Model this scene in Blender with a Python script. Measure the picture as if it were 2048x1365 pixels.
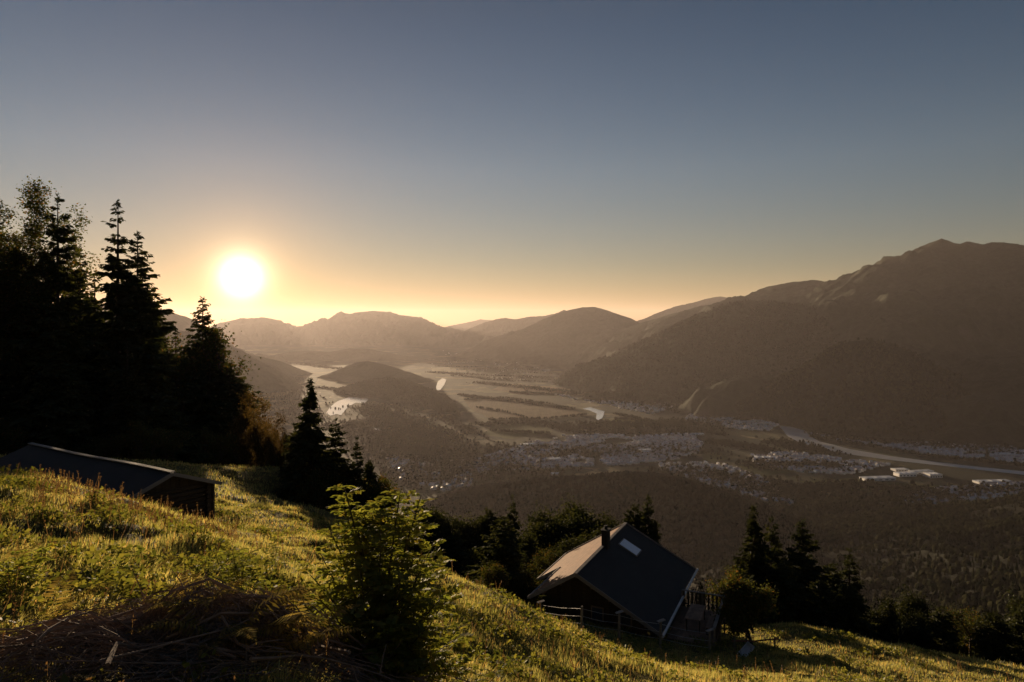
import bpy, math, random
import numpy as np

# ------------------------------------------------------------------ scene, camera, sky, sun, exposure
for o in list(bpy.data.objects):
    bpy.data.objects.remove(o)
scene = bpy.context.scene
col = scene.collection
R = math.radians
F = 1365.33            # focal length in photograph pixels (24 mm on a 36 mm sensor)
HY = 650.0             # horizon row
FLOOR = -700.0         # valley floor below the eye

cam_data = bpy.data.cameras.new('camera')
cam_data.lens = 24.0
cam_data.sensor_width = 36.0
cam_data.shift_y = -(682.5 - HY) / 2048.0
cam_data.clip_start = 0.1
cam_data.clip_end = 200000.0
cam = bpy.data.objects.new('camera', cam_data)
cam.rotation_euler = (R(90), 0, 0)
col.objects.link(cam)
scene.camera = cam

SUN = np.array([(483 - 1024) / F, 1.0, (HY - 555) / F])
SUN /= np.linalg.norm(SUN)
SUN_EL = math.asin(SUN[2])
SUN_AZ = math.atan2(SUN[0], SUN[1])        # clockwise from +Y

world = bpy.data.worlds.new('World')
scene.world = world
world.use_nodes = True
wn = world.node_tree
wn.nodes.clear()
def wnode(t, **k):
    n = wn.nodes.new(t)
    for a, b in k.items():
        setattr(n, a, b)
    return n
def wmath(op, a, b=None, c=None, clamp=False):
    n = wnode('ShaderNodeMath', operation=op, use_clamp=clamp)
    for i, v in enumerate((a, b, c)):
        if v is None: continue
        if isinstance(v, (int, float)): n.inputs[i].default_value = v
        else: wn.links.new(v, n.inputs[i])
    return n.outputs[0]
def wmix(kind, fac, a, b):
    n = wnode('ShaderNodeMix', data_type='RGBA', blend_type=kind)
    for i, v in ((0, fac), (6, a), (7, b)):
        if isinstance(v, (int, float, tuple)): n.inputs[i].default_value = v
        else: wn.links.new(v, n.inputs[i])
    return n.outputs[2]
sky = wnode('ShaderNodeTexSky', sky_type='NISHITA')
sky.sun_disc = False
sky.sun_elevation = SUN_EL
sky.sun_rotation = SUN_AZ
sky.altitude = 1200
sky.air_density = 1.1
sky.dust_density = 0.12
sky.ozone_density = 1.6
geo = wnode('ShaderNodeTexCoord')
sep = wnode('ShaderNodeSeparateXYZ')
wn.links.new(geo.outputs['Generated'], sep.inputs[0])
dotn = wnode('ShaderNodeVectorMath', operation='DOT_PRODUCT')
wn.links.new(geo.outputs['Generated'], dotn.inputs[0])
dotn.inputs[1].default_value = tuple(SUN)
ang = wmath('ARCCOSINE', wmath('MINIMUM', dotn.outputs['Value'], 1.0))     # angle from the sun, radians
# upper air is deeper and darker than the low air (clear dawn sky): a smooth fall with height all the way round
height = wmath('MAXIMUM', sep.outputs['Z'], 0.0)
SKY_TOP = 0.38
dim = wmath('MULTIPLY_ADD', wmath('SMOOTH_MIN', wmath('DIVIDE', height, 0.50), 1.0, 0.25), -(1 - SKY_TOP), 1.0)
hs = wnode('ShaderNodeHueSaturation')
hs.inputs['Saturation'].default_value = 0.95
wn.links.new(sky.outputs[0], hs.inputs['Color'])
tr_ = wnode('ShaderNodeValToRGB')
e_ = tr_.color_ramp.elements
e_[0].position = 0.0; e_[0].color = (0.64, 0.44, 0.35, 1)
e_[1].position = 1.0; e_[1].color = (0.60, 0.83, 1.08, 1)
for p_, c_ in ((0.22, (0.64, 0.55, 0.54)), (0.55, (0.80, 0.81, 0.91))):
    q_ = e_.new(p_); q_.color = (*c_, 1)
wn.links.new(wmath('DIVIDE', height, 0.40), tr_.inputs[0])
tone = tr_.outputs[0]
tint = wmix('MULTIPLY', 1.0, hs.outputs[0], tone)
dimc = wnode('ShaderNodeCombineXYZ')
for i in range(3): wn.links.new(dim, dimc.inputs[i])
base = wmix('MULTIPLY', 1.0, tint, dimc.outputs[0])
bg = wnode('ShaderNodeBackground')
bg.inputs['Strength'].default_value = 0.059
wn.links.new(base, bg.inputs['Color'])
# the sun's own disc and the aureole of dawn haze round it
def lobe(width, power):
    return wmath('EXPONENT', wmath('MULTIPLY', wmath('POWER', wmath('DIVIDE', ang, width), power), -1.0))
def emit(fac, colr, strength):
    b = wnode('ShaderNodeBackground')
    b.inputs['Color'].default_value = (*colr, 1)
    wn.links.new(wmath('MULTIPLY', fac, strength), b.inputs['Strength'])
    return b.outputs[0]
acc = bg.outputs[0]
for w_, p_, c_, s_ in ((R(0.46), 0.9, (1.0, 0.86, 0.62), 9.0), (R(2.4), 1.0, (1.0, 0.50, 0.14), 0.45), (R(8), 1.2, (1.0, 0.42, 0.12), 0.06)):
    ad = wnode('ShaderNodeAddShader')
    wn.links.new(acc, ad.inputs[0])
    wn.links.new(emit(lobe(w_, p_), c_, s_), ad.inputs[1])
    acc = ad.outputs[0]
wo = wnode('ShaderNodeOutputWorld')
wn.links.new(acc, wo.inputs['Surface'])

sun_data = bpy.data.lights.new('sun', 'SUN')
sun_data.energy = 5.0
sun_data.angle = R(0.5)
sun_data.color = (1.0, 0.74, 0.46)
sun = bpy.data.objects.new('sun', sun_data)
from mathutils import Vector
sun.rotation_euler = Vector(SUN).to_track_quat('Z', 'Y').to_euler()
sun.location = (0, 0, 50)
col.objects.link(sun)

scene.view_settings.view_transform = 'Standard'
scene.view_settings.look = 'None'
scene.view_settings.exposure = 1.1
scene.view_settings.gamma = 1.0
scene.view_settings.use_curve_mapping = False
scene.render.engine = 'CYCLES'
cy = scene.cycles
cy.use_denoising = True
cy.max_bounces = 5
cy.diffuse_bounces = 2
cy.glossy_bounces = 2
cy.transmission_bounces = 3
cy.volume_bounces = 0
cy.transparent_max_bounces = 8
cy.sample_clamp_indirect = 6
world.cycles.sampling_method = 'MANUAL'
world.cycles.sample_map_resolution = 2048

HAZE_D, HAZE_G, HAZE_C = 1.02e-5, 0.40, (0.95, 0.85, 0.86)
# ------------------------------------------------------------------ helpers
def P(px, py, d):
    """the point of the place seen at photograph pixel (px, py) at distance d along the view axis"""
    return np.array([(px - 1024) / F * d, d, (HY - py) / F * d])
def floor_pt(px, py, z=FLOOR):
    d = -z * F / (py - HY)
    return np.array([(px - 1024) / F * d, d, z])

def link(o, parent=None):
    col.objects.link(o)
    if parent is not None:
        o.parent = parent
    return o
def tag(o, label=None, cat=None, group=None, kind=None):
    if label: o['label'] = label
    if cat: o['category'] = cat
    if group: o['group'] = group
    if kind: o['kind'] = kind
    return o
def empty(name, loc=(0, 0, 0), rz=0.0):
    o = bpy.data.objects.new(name, None)
    o.location = loc
    o.rotation_euler = (0, 0, rz)
    o.empty_display_size = 0.2
    return link(o)
def mesh_np(name, V, Fs, mats, midx=None, smooth=False):
    """V (n,3); Fs a list of integer arrays (m,k)"""
    V = np.asarray(V, dtype=np.float32)
    if not isinstance(Fs, (list, tuple)): Fs = [Fs]
    Fs = [np.asarray(f, dtype=np.int32) for f in Fs if len(f)]
    me = bpy.data.meshes.new(name)
    me.vertices.add(len(V)); me.vertices.foreach_set('co', V.ravel())
    nl = sum(f.size for f in Fs); npoly = sum(len(f) for f in Fs)
    me.loops.add(nl); me.loops.foreach_set('vertex_index', np.concatenate([f.ravel() for f in Fs]))
    tot = np.concatenate([np.full(len(f), f.shape[1], dtype=np.int32) for f in Fs])
    me.polygons.add(npoly)
    me.polygons.foreach_set('loop_start', np.concatenate([[0], np.cumsum(tot)[:-1]]).astype(np.int32))
    me.polygons.foreach_set('loop_total', tot)
    if midx is not None: me.polygons.foreach_set('material_index', np.asarray(midx, dtype=np.int32))
    for m in (mats if isinstance(mats, (list, tuple)) else [mats]): me.materials.append(m)
    me.update(calc_edges=True)
    if smooth: me.shade_smooth()
    else: me.shade_flat()
    return me
def add(name, me, parent=None, loc=None):
    o = bpy.data.objects.new(name, me)
    if loc is not None: o.location = loc
    return link(o, parent)
def copy_tree(root, **kw):
    c = root.copy(); col.objects.link(c)
    for ch in root.children:
        d = ch.copy(); col.objects.link(d); d.parent = c
        for g in ch.children:
            e = g.copy(); col.objects.link(e); e.parent = d
    return c

class MB:
    """collects boxes, tubes and loose faces into one mesh"""
    def __init__(s): s.v = []; s.f3 = []; s.f4 = []; s.n = 0
    def put(s, V, f3=None, f4=None):
        V = np.asarray(V, dtype=float).reshape(-1, 3)
        if f3 is not None and len(f3): s.f3.append(np.asarray(f3) + s.n)
        if f4 is not None and len(f4): s.f4.append(np.asarray(f4) + s.n)
        s.v.append(V); s.n += len(V)
    def box(s, o, ax, ay, az):
        """corner o and three edge vectors"""
        o, ax, ay, az = map(lambda q: np.asarray(q, float), (o, ax, ay, az))
        V = [o, o+ax, o+ax+ay, o+ay, o+az, o+ax+az, o+ax+ay+az, o+ay+az]
        s.put(V, f4=[(0, 3, 2, 1), (4, 5, 6, 7), (0, 1, 5, 4), (1, 2, 6, 5), (2, 3, 7, 6), (3, 0, 4, 7)])
    def bar(s, a, b, w, h, up=(0, 0, 1)):
        a, b, up = map(lambda q: np.asarray(q, float), (a, b, up))
        d = b - a; side = np.cross(d, up); side /= np.linalg.norm(side)
        u = np.cross(side, d); u /= np.linalg.norm(u)
        s.box(a - side*w/2 - u*h/2, d, side*w, u*h)
    def tube(s, pts, radii, n=6, cap=True):
        pts = np.asarray(pts, float); m = len(pts)
        radii = np.broadcast_to(np.asarray(radii, float), (m,))
        t = np.gradient(pts, axis=0); t /= np.linalg.norm(t, axis=1)[:, None] + 1e-9
        ref = np.array([0, 0, 1.0]) if abs(t[0][2]) < 0.9 else np.array([1.0, 0, 0])
        a = np.cross(t, ref); a /= np.linalg.norm(a, axis=1)[:, None] + 1e-9
        b = np.cross(t, a)
        th = np.linspace(0, 2*np.pi, n, endpoint=False)
        V = pts[:, None] + radii[:, None, None]*(np.cos(th)[None, :, None]*a[:, None] + np.sin(th)[None, :, None]*b[:, None])
        i = np.arange(m-1)[:, None]*n; j = np.arange(n)[None]; k = (j+1) % n
        f = np.stack([i+j, i+k, i+n+k, i+n+j], -1).reshape(-1, 4)
        f3 = []
        if cap:
            f3 = [(0, q+1, q) for q in range(1, n-1)] + [((m-1)*n, (m-1)*n+q, (m-1)*n+q+1) for q in range(1, n-1)]
        s.put(V.reshape(-1, 3), f3=f3, f4=f)
    def arrays(s):
        return np.concatenate(s.v), [np.concatenate(x) for x in (s.f3, s.f4) if x]
    def mesh(s, name, mats, smooth=False):
        V, Fs = s.arrays()
        return mesh_np(name, V, Fs, mats, smooth=smooth)
    def build(s, name, mats, parent=None, smooth=False):
        return add(name, s.mesh(name, mats, smooth), parent)

# smooth value noise, fractal sums
_rs = np.random.RandomState(7)
_tab = _rs.rand(512, 512)
def vnoise(x, y):
    xi = np.floor(x).astype(int); yi = np.floor(y).astype(int)
    fx = x - xi; fy = y - yi
    fx = fx*fx*fx*(fx*(fx*6-15)+10); fy = fy*fy*fy*(fy*(fy*6-15)+10)
    a = _tab[xi & 511, yi & 511]; b = _tab[(xi+1) & 511, yi & 511]
    c = _tab[xi & 511, (yi+1) & 511]; d = _tab[(xi+1) & 511, (yi+1) & 511]
    return (a*(1-fx)+b*fx)*(1-fy) + (c*(1-fx)+d*fx)*fy - 0.5
def fbm(x, y, oct=5, lac=2.03, gain=0.5, off=0.0):
    s = 0; a = 1.0
    x = x + off*17.3; y = y + off*9.1
    for i in range(oct):
        s = s + a*vnoise(x + 31.7*i, y + 57.1*i); x = x*lac; y = y*lac; a *= gain
    return s
def ridged(x, y, oct=5, off=0.0):
    s = 0; a = 1.0; x = x + off*13.1; y = y + off*7.7
    for i in range(oct):
        s = s + a*(1 - 4*np.abs(vnoise(x + 11.9*i, y + 23.3*i))); x = x*2.07; y = y*2.07; a *= 0.5
    return s/2

# ------------------------------------------------------------------ materials
def material(name):
    m = bpy.data.materials.new(name); m.use_nodes = True
    nt = m.node_tree; nt.nodes.clear()
    out = nt.nodes.new('ShaderNodeOutputMaterial')
    return m, nt, out
class NT:
    def __init__(s, nt): s.nt = nt
    def node(s, t, **k):
        n = s.nt.nodes.new(t)
        for a, b in k.items(): setattr(n, a, b)
        return n
    def set(s, sock, v):
        if isinstance(v, bpy.types.NodeSocket): s.nt.links.new(v, sock)
        else: sock.default_value = v
    def noise(s, scale, detail=4, rough=0.55, vec=None, dist=0.0):
        n = s.node('ShaderNodeTexNoise'); n.inputs['Scale'].default_value = scale
        n.inputs['Detail'].default_value = detail; n.inputs['Roughness'].default_value = rough; n.inputs['Distortion'].default_value = dist
        if vec is not None: s.nt.links.new(vec, n.inputs['Vector'])
        return n.outputs['Fac']
    def pos(s, scale=(1, 1, 1), rot=(0, 0, 0), obj=False):
        g = s.node('ShaderNodeTexCoord').outputs['Object'] if obj else s.node('ShaderNodeNewGeometry').outputs['Position']
        mp = s.node('ShaderNodeMapping'); mp.inputs['Scale'].default_value = scale; mp.inputs['Rotation'].default_value = rot
        s.nt.links.new(g, mp.inputs['Vector']); return mp.outputs[0]
    def ramp(s, fac, stops, interp='LINEAR'):
        r = s.node('ShaderNodeValToRGB'); r.color_ramp.interpolation = interp
        e = r.color_ramp.elements
        e[0].position = stops[0][0]; e[0].color = (*stops[0][1], 1)
        e[1].position = stops[-1][0]; e[1].color = (*stops[-1][1], 1)
        for p, c in stops[1:-1]:
            q = e.new(p); q.color = (*c, 1)
        s.nt.links.new(fac, r.inputs[0]); return r.outputs[0]
    def mix(s, fac, a, b, kind='MIX'):
        n = s.node('ShaderNodeMix', data_type='RGBA', blend_type=kind)
        s.set(n.inputs[0], fac)
        for i, v in ((6, a), (7, b)):
            s.set(n.inputs[i], (*v, 1) if isinstance(v, tuple) and len(v) == 3 else v)
        return n.outputs[2]
    def math(s, op, a, b=0.0, clamp=False):
        n = s.node('ShaderNodeMath', operation=op, use_clamp=clamp)
        s.set(n.inputs[0], a); s.set(n.inputs[1], b); return n.outputs[0]
    def bump(s, h, strength=0.5, dist=0.1):
        b = s.node('ShaderNodeBump'); b.inputs['Strength'].default_value = strength; b.inputs['Distance'].default_value = dist
        s.nt.links.new(h, b.inputs['Height']); return b.outputs[0]
    def bsdf(s, color, rough=0.8, spec=0.3, normal=None, **k):
        p = s.node('ShaderNodeBsdfPrincipled')
        s.set(p.inputs['Base Color'], (*color, 1) if isinstance(color, tuple) and len(color) == 3 else color)
        s.set(p.inputs['Roughness'], rough); p.inputs['Specular IOR Level'].default_value = spec
        if normal is not None: s.nt.links.new(normal, p.inputs['Normal'])
        for a, b in k.items(): s.set(p.inputs[a.replace('_', ' ')], b)
        return p.outputs[0]

def leaf_material(name, c1, c2, trans=0.45, rough=0.55, scale=2.0, warm=None, gloss=0.06):
    m, nt, out = material(name); n = NT(nt)
    g = n.node('ShaderNodeNewGeometry'); oi = n.node('ShaderNodeObjectInfo')
    f = n.mix(0.5, n.noise(scale, 2, vec=n.pos()), g.outputs['Random Per Island'])
    c = n.ramp(f, [(0.25, c1), (0.75, c2)])
    if warm: c = n.mix(n.math('MULTIPLY', n.math('GREATER_THAN', g.outputs['Random Per Island'], 0.86), 0.8), c, warm)
    hv = n.node('ShaderNodeHueSaturation'); nt.links.new(c, hv.inputs['Color'])
    nt.links.new(n.math('MULTIPLY_ADD', oi.outputs['Random'], 0.5), hv.inputs['Value'])
    hv.inputs['Value'].links[0].from_node.inputs[2].default_value = 0.75
    c = hv.outputs[0]
    df = n.node('ShaderNodeBsdfDiffuse'); nt.links.new(c, df.inputs[0])
    tr = n.node('ShaderNodeBsdfTranslucent')
    tc = n.mix(1.0, c, (1.25, 1.1, 0.55), 'MULTIPLY'); nt.links.new(tc, tr.inputs[0])
    gl = n.node('ShaderNodeBsdfGlossy'); gl.inputs['Roughness'].default_value = rough; gl.inputs[0].default_value = (0.6, 0.6, 0.6, 1)
    m1 = n.node('ShaderNodeMixShader'); m1.inputs[0].default_value = trans
    nt.links.new(df.outputs[0], m1.inputs[1]); nt.links.new(tr.outputs[0], m1.inputs[2])
    m2 = n.node('ShaderNodeMixShader'); m2.inputs[0].default_value = gloss
    nt.links.new(m1.outputs[0], m2.inputs[1]); nt.links.new(gl.outputs[0], m2.inputs[2])
    nt.links.new(m2.outputs[0], out.inputs[0])
    return m
# ------------------------------------------------------------------ far terrain
def mat_mountain(name, forest, meadow, rock, meadow_amt=0.42, scale=1.0):
    m, nt, out = material(name); n = NT(nt)
    p = n.pos()
    big = n.noise(0.0011*scale, 6, 0.62, p, 0.8)
    fine = n.noise(0.02, 5, 0.7, p)
    fc = n.ramp(fine, [(0.35, tuple(v*0.7 for v in forest)), (0.7, tuple(v*1.35 for v in forest))])
    mask = n.ramp(big, [(1-meadow_amt, (0, 0, 0)), (1-meadow_amt+0.12, (1, 1, 1))])
    c = n.mix(mask, fc, meadow)
    g = n.node('ShaderNodeNewGeometry'); sp = n.node('ShaderNodeSeparateXYZ'); nt.links.new(g.outputs['Normal'], sp.inputs[0])
    steep = n.math('SUBTRACT', n.math('ADD', sp.outputs['Z'], n.math('MULTIPLY', fine, 0.25)), 0.0)
    rk = n.ramp(n.math('ADD', steep, n.math('MULTIPLY', n.math('SUBTRACT', n.noise(0.006, 6, 0.7, p), 0.5), 0.9)), [(0.42, (0.8, 0.8, 0.8)), (0.62, (0, 0, 0))])
    c = n.mix(rk, c, rock)
    b = n.bump(n.noise(0.035, 6, 0.7, p), 1.0, 14.0)
    nt.links.new(n.bsdf(c, 0.95, 0.1, b), out.inputs[0])
    return m
M_forest = mat_mountain('forested_mountain', (0.024, 0.028, 0.015), (0.044, 0.046, 0.023), (0.046, 0.043, 0.038), 0.36)
M_slope = mat_mountain('slope_forest', (0.015, 0.016, 0.009), (0.028, 0.028, 0.014), (0.04, 0.035, 0.03), 0.26, 2.2)
M_dark = mat_mountain('dark_forest', (0.022, 0.025, 0.013), (0.036, 0.037, 0.018), (0.06, 0.055, 0.05), 0.24, 1.6)

SURF = {}
def dist_height(X, Y, ridge, slope_f, slope_b, warp, seed):
    H = np.full(X.shape, -1e9); D = np.full(X.shape, 1e9)
    for a, b in zip(ridge[:-1], ridge[1:]):
        ab = b[:2]-a[:2]; L2 = ab @ ab + 1e-6
        t = np.clip(((X-a[0])*ab[0]+(Y-a[1])*ab[1])/L2, 0, 1)
        qx = a[0]+t*ab[0]; qy = a[1]+t*ab[1]
        d = np.hypot(X-qx, Y-qy)
        front = (Y < qy)
        sl = np.where(front, slope_f, slope_b)
        h = a[2]+t*(b[2]-a[2]) - sl*d*(1+warp*fbm(X/900., Y/900., 4, off=seed))
        up = h > H
        H = np.where(up, h, H); D = np.where(up, d, D)
    return H, D
def ridge_mesh(name, pts, slope_f=0.5, slope_b=0.5, step=None, warp=0.6, amp=70, seed=1.0, mat=None, label=None, low=-40, rough=1.0, nscale=1.0):
    rd = np.array([P(*p) for p in pts])
    dm = rd[:, 1].mean()
    step = step or dm*1.7/F
    reach_f = (rd[:, 2].max()-FLOOR)/slope_f*1.25+step*3; reach_b = (rd[:, 2].max()-FLOOR)/slope_b*0.8+step*3
    x0, x1 = rd[:, 0].min()-reach_f, rd[:, 0].max()+reach_f
    y0, y1 = rd[:, 1].min()-reach_f, rd[:, 1].max()+reach_b
    nx = min(int((x1-x0)/step), 620); ny = min(int((y1-y0)/step), 620)
    X, Y = np.meshgrid(np.linspace(x0, x1, nx), np.linspace(y0, y1, ny), indexing='ij')
    H, D = dist_height(X, Y, rd, slope_f, slope_b, warp, seed)
    k = np.clip(D/(amp*5.0), 0.0, 1.0)
    s = 1/(amp*11.0*nscale)
    H = H + amp*(ridged(X*s, Y*s, 6, seed)-0.35)*k + amp*0.16*rough*fbm(X*s*7, Y*s*7, 5, off=seed, gain=.6)*(0.3+k)
    keep = H > FLOOR+low
    idx = np.arange(nx*ny).reshape(nx, ny)
    q = np.stack([idx[:-1, :-1], idx[1:, :-1], idx[1:, 1:], idx[:-1, 1:]], -1).reshape(-1, 4)
    kk = (keep[:-1, :-1] | keep[1:, :-1] | keep[1:, 1:] | keep[:-1, 1:]).ravel()
    q = q[kk]
    V = np.stack([X, Y, np.maximum(H, FLOOR+low-30)], -1).reshape(-1, 3)
    used = np.unique(q); rem = np.zeros(len(V), int); rem[used] = np.arange(len(used))
    o = add(name, mesh_np(name, V[used], rem[q], mat or M_forest, smooth=True))
    tag(o, label, kind='structure')
    SURF[label] = (V[used], rem[q])
    return o

# valley floor: one sheet to the foot of the farthest range
m, nt, out = material('valley_fields'); n = NT(nt)
p = n.pos()
wv = n.node('ShaderNodeVectorMath', operation='ADD'); nz = n.node('ShaderNodeTexNoise'); nz.inputs['Scale'].default_value = 0.0012
nt.links.new(p, nz.inputs['Vector'])
sc_ = n.node('ShaderNodeVectorMath', operation='SCALE'); nt.links.new(nz.outputs['Color'], sc_.inputs[0]); sc_.inputs['Scale'].default_value = 500
nt.links.new(n.pos(), wv.inputs[0]); nt.links.new(sc_.outputs[0], wv.inputs[1])
mp = n.node('ShaderNodeMapping'); mp.inputs['Rotation'].default_value = (0, 0, R(28)); mp.inputs['Scale'].default_value = (1/150, 1/520, 0); nt.links.new(wv.outputs[0], mp.inputs[0])
vo = n.node('ShaderNodeTexVoronoi'); vo.distance = 'CHEBYCHEV'; vo.inputs['Scale'].default_value = 1.0; nt.links.new(mp.outputs[0], vo.inputs['Vector'])
sepc = n.node('ShaderNodeSeparateColor'); nt.links.new(vo.outputs['Color'], sepc.inputs[0])
fields = n.ramp(sepc.outputs[0], [(0.0, (0.03, 0.035, 0.014)), (0.3, (0.065, 0.065, 0.026)), (0.55, (0.11, 0.095, 0.045)), (0.8, (0.16, 0.13, 0.065)), (1.0, (0.045, 0.048, 0.02))])
woods = n.ramp(n.noise(0.0016, 7, 0.66, p, 0.6), [(0.46, (0, 0, 0)), (0.50, (1, 1, 1))])
c = n.mix(woods, fields, n.mix(n.noise(0.03, 4, 0.6, p), (0.018, 0.022, 0.012), (0.04, 0.042, 0.022)))
nt.links.new(n.bsdf(c, 0.95, 0.1, n.bump(n.noise(0.04, 5, 0.7, p), 0.7, 6)), out.inputs[0])
M_fields = m
S = 44000.0
gx = np.linspace(-S, S, 41); gy = np.linspace(300, 58000, 41)
X, Y = np.meshgrid(gx, gy, indexing='ij'); idx = np.arange(41*41).reshape(41, 41)
q = np.stack([idx[:-1, :-1], idx[1:, :-1], idx[1:, 1:], idx[:-1, 1:]], -1).reshape(-1, 4)
tag(add('valley_floor', mesh_np('valley_floor', np.stack([X, Y, np.full(X.shape, FLOOR)], -1).reshape(-1, 3), q, M_fields)), 'flat patchwork of fields and woods on the valley floor', kind='structure')

K = 1000.0
ridge_mesh('mountain', [(x, y, 26*K) for x, y in [(300, 655), (380, 650), (430, 662), (446, 645), (480, 637), (530, 635), (560, 641), (580, 656), (605, 652), (640, 645), (660, 641), (676, 627), (683, 623), (694, 629), (715, 625), (745, 622), (780, 624), (803, 631), (832, 633), (850, 648), (872, 658), (900, 655), (930, 662), (965, 668), (1010, 672)]],
           0.42, 0.5, amp=110, seed=1.1, label='hazy flat-topped mountain range closing the far end of the valley below the sun', rough=5, warp=.5)
ridge_mesh('mountain', [(x, y, 34*K) for x, y in [(860, 668), (900, 652), (935, 645), (960, 639), (985, 641), (1030, 640), (1060, 645)]], 0.4, 0.5, amp=110, seed=2.2, rough=4, label='palest far ridge beyond the valley end')
ridge_mesh('mountain', [(x, y, 22*K) for x, y in [(905, 682), (925, 664), (960, 648), (985, 640), (1010, 636), (1030, 639), (1060, 633), (1090, 632), (1110, 628), (1128, 620), (1160, 640)]], 0.5, 0.5, amp=100, seed=3.3, rough=4, label='blue-grey ridge just left of the rounded mountain')
ridge_mesh('mountain', [(x, y, d) for x, y, d in [(958, 706, 16.5*K), (985, 698, 16*K), (1010, 680, 15.5*K), (1045, 658, 15*K), (1085, 639, 15*K), (1130, 622, 15*K), (1165, 615, 15*K), (1190, 614, 15*K), (1215, 621, 15*K), (1240, 630, 15*K), (1262, 637, 15*K), (1285, 648, 15*K)]], 0.42, 0.5, amp=70, seed=4.4, rough=1.6, warp=.35, label='rounded dark mountain rising behind the valley fields')
ridge_mesh('mountain', [(x, y, 19*K) for x, y in [(1250, 650), (1292, 636), (1325, 622), (1352, 613), (1385, 606), (1410, 598), (1440, 593), (1465, 597), (1500, 602), (1560, 600)]], 0.5, 0.5, amp=100, seed=5.5, rough=3, label='small pale summit showing over the long right-hand ridge')
ridge_mesh('mountain', [(1150, 700, 13.5*K), (1190, 678, 13*K), (1235, 662, 12.5*K), (1285, 645, 12*K), (1340, 629, 11.5*K), (1400, 612, 11*K), (1470, 602, 10.5*K), (1500, 588, 10.2*K), (1535, 573, 10*K), (1580, 565, 9.8*K), (1625, 560, 9.6*K), (1645, 562, 9.5*K), (1665, 568, 9.4*K), (1700, 564, 9.2*K), (1735, 560, 9.0*K),
            (1765, 541, 8.9*K), (1800, 520, 8.8*K), (1835, 501, 8.7*K), (1862, 485, 8.6*K), (1883, 477, 8.5*K), (1900, 486, 8.5*K), (1915, 490, 8.4*K), (1935, 482, 8.4*K), (1950, 486, 8.3*K), (1958, 491, 8.3*K), (1985, 484, 8.2*K), (2010, 485, 8.1*K), (2048, 490, 8.0*K), (2150, 480, 7.8*K), (2300, 470, 7.5*K)],
           0.40, 0.5, step=18, amp=70, seed=6.6, rough=2.2, warp=.35, nscale=.6, label='large dark mountain with a pointed summit on the right')
ridge_mesh('mountain', [(1190, 740, 10.5*K), (1250, 700, 9.8*K), (1330, 662, 9.0*K), (1400, 628, 8.3*K), (1450, 609, 8.0*K), (1500, 601, 7.8*K), (1560, 605, 7.6*K), (1600, 610, 7.4*K), (1660, 620, 7.1*K), (1720, 645, 6.8*K), (1790, 680, 6.5*K), (1860, 712, 6.2*K), (1930, 730, 6.0*K)], 0.46, 0.6, amp=45, seed=7.7, rough=2.0, warp=.25, nscale=.6, label='broad wooded spur in front of the large dark mountain')
ridge_mesh('hill', [(1520, 815, 5.6*K), (1560, 790, 5.4*K), (1600, 762, 5.3*K), (1645, 708, 5.2*K), (1672, 692, 5.1*K), (1700, 683, 5.1*K), (1740, 679, 5.0*K), (1780, 686, 5.0*K), (1820, 703, 4.9*K), (1865, 740, 4.9*K), (1900, 775, 4.8*K), (1935, 812, 4.8*K)], 0.85, 0.6, amp=45, seed=8.8, rough=2, warp=.35, mat=M_slope, label='steep dark wooded hill behind the river bend')
ridge_mesh('hill', [(1880, 800, 6.0*K), (1950, 745, 5.6*K), (2048, 700, 5.2*K), (2150, 660, 5.0*K), (2300, 630, 4.8*K)], 0.5, 0.5, amp=80, seed=9.9, mat=M_dark, label='shaded wooded foothill at the right edge of the photo')
# left of the valley
ridge_mesh('mountain', [(-100, 600, 13*K), (100, 610, 13*K), (250, 612, 13*K), (322, 620, 12.5*K), (345, 626, 12.3*K), (360, 634, 12*K), (378, 650, 11.6*K), (395, 662, 11*K)], 0.6, 0.6, amp=100, seed=10.1, label='pale mountain peeping out between the spruces on the left')
ridge_mesh('mountain', [(100, 640, 7.5*K), (300, 655, 7.5*K), (400, 665, 7.6*K), (436, 680, 7.6*K), (452, 684, 7.6*K), (468, 694, 7.7*K), (476, 708, 7.9*K), (490, 706, 8.4*K), (515, 712, 9*K), (560, 722, 9.6*K), (600, 738, 9.8*K), (640, 752, 9.8*K)], 0.62, 0.8, amp=80, seed=11.2, label='steep rocky mountainside left of the lake')
ridge_mesh('hill', [(x, y, 14*K) for x, y in [(540, 712), (580, 704), (620, 702), (660, 704), (700, 697), (740, 699), (780, 706), (810, 716)]], 0.25, 0.3, amp=35, seed=12.3, label='low wooded hills in the haze under the flat-topped range')
ridge_mesh('hill', [(x, y, d*K) for x, y, d in [(650, 760, 8.9), (690, 738, 9.2), (712, 725, 9.2), (735, 722, 9.1), (765, 728, 8.9), (800, 738, 8.7), (815, 744, 8.5)]], 0.35, 0.4, amp=16, seed=13.4, mat=M_dark, label='dark wooded hill beyond the lake')
ridge_mesh('hill', [(x, y, d*K) for x, y, d in [(740, 762, 7.4), (775, 757, 7.2), (805, 760, 7.0), (830, 775, 6.6), (862, 792, 6.1), (895, 812, 5.6), (925, 838, 5.1), (945, 858, 4.7)]], 0.30, 0.35, amp=14, seed=14.5, mat=M_dark, label='long dark wooded ridge in the middle of the valley floor')
ridge_mesh('hill', [(675, 768, 8.2*K), (688, 761, 8.2*K), (702, 768, 8.2*K)], 0.35, 0.4, amp=14, seed=15.5, mat=M_dark, label='small round wooded knoll in the pale meadow behind the lake')
ridge_mesh('hill', [(700, 865, 4.9*K), (730, 848, 4.9*K), (760, 852, 4.7*K), (790, 868, 4.5*K)], 0.22, 0.3, amp=18, seed=16.5, mat=M_dark, label='low wooded rise beside the small pond')
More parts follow.
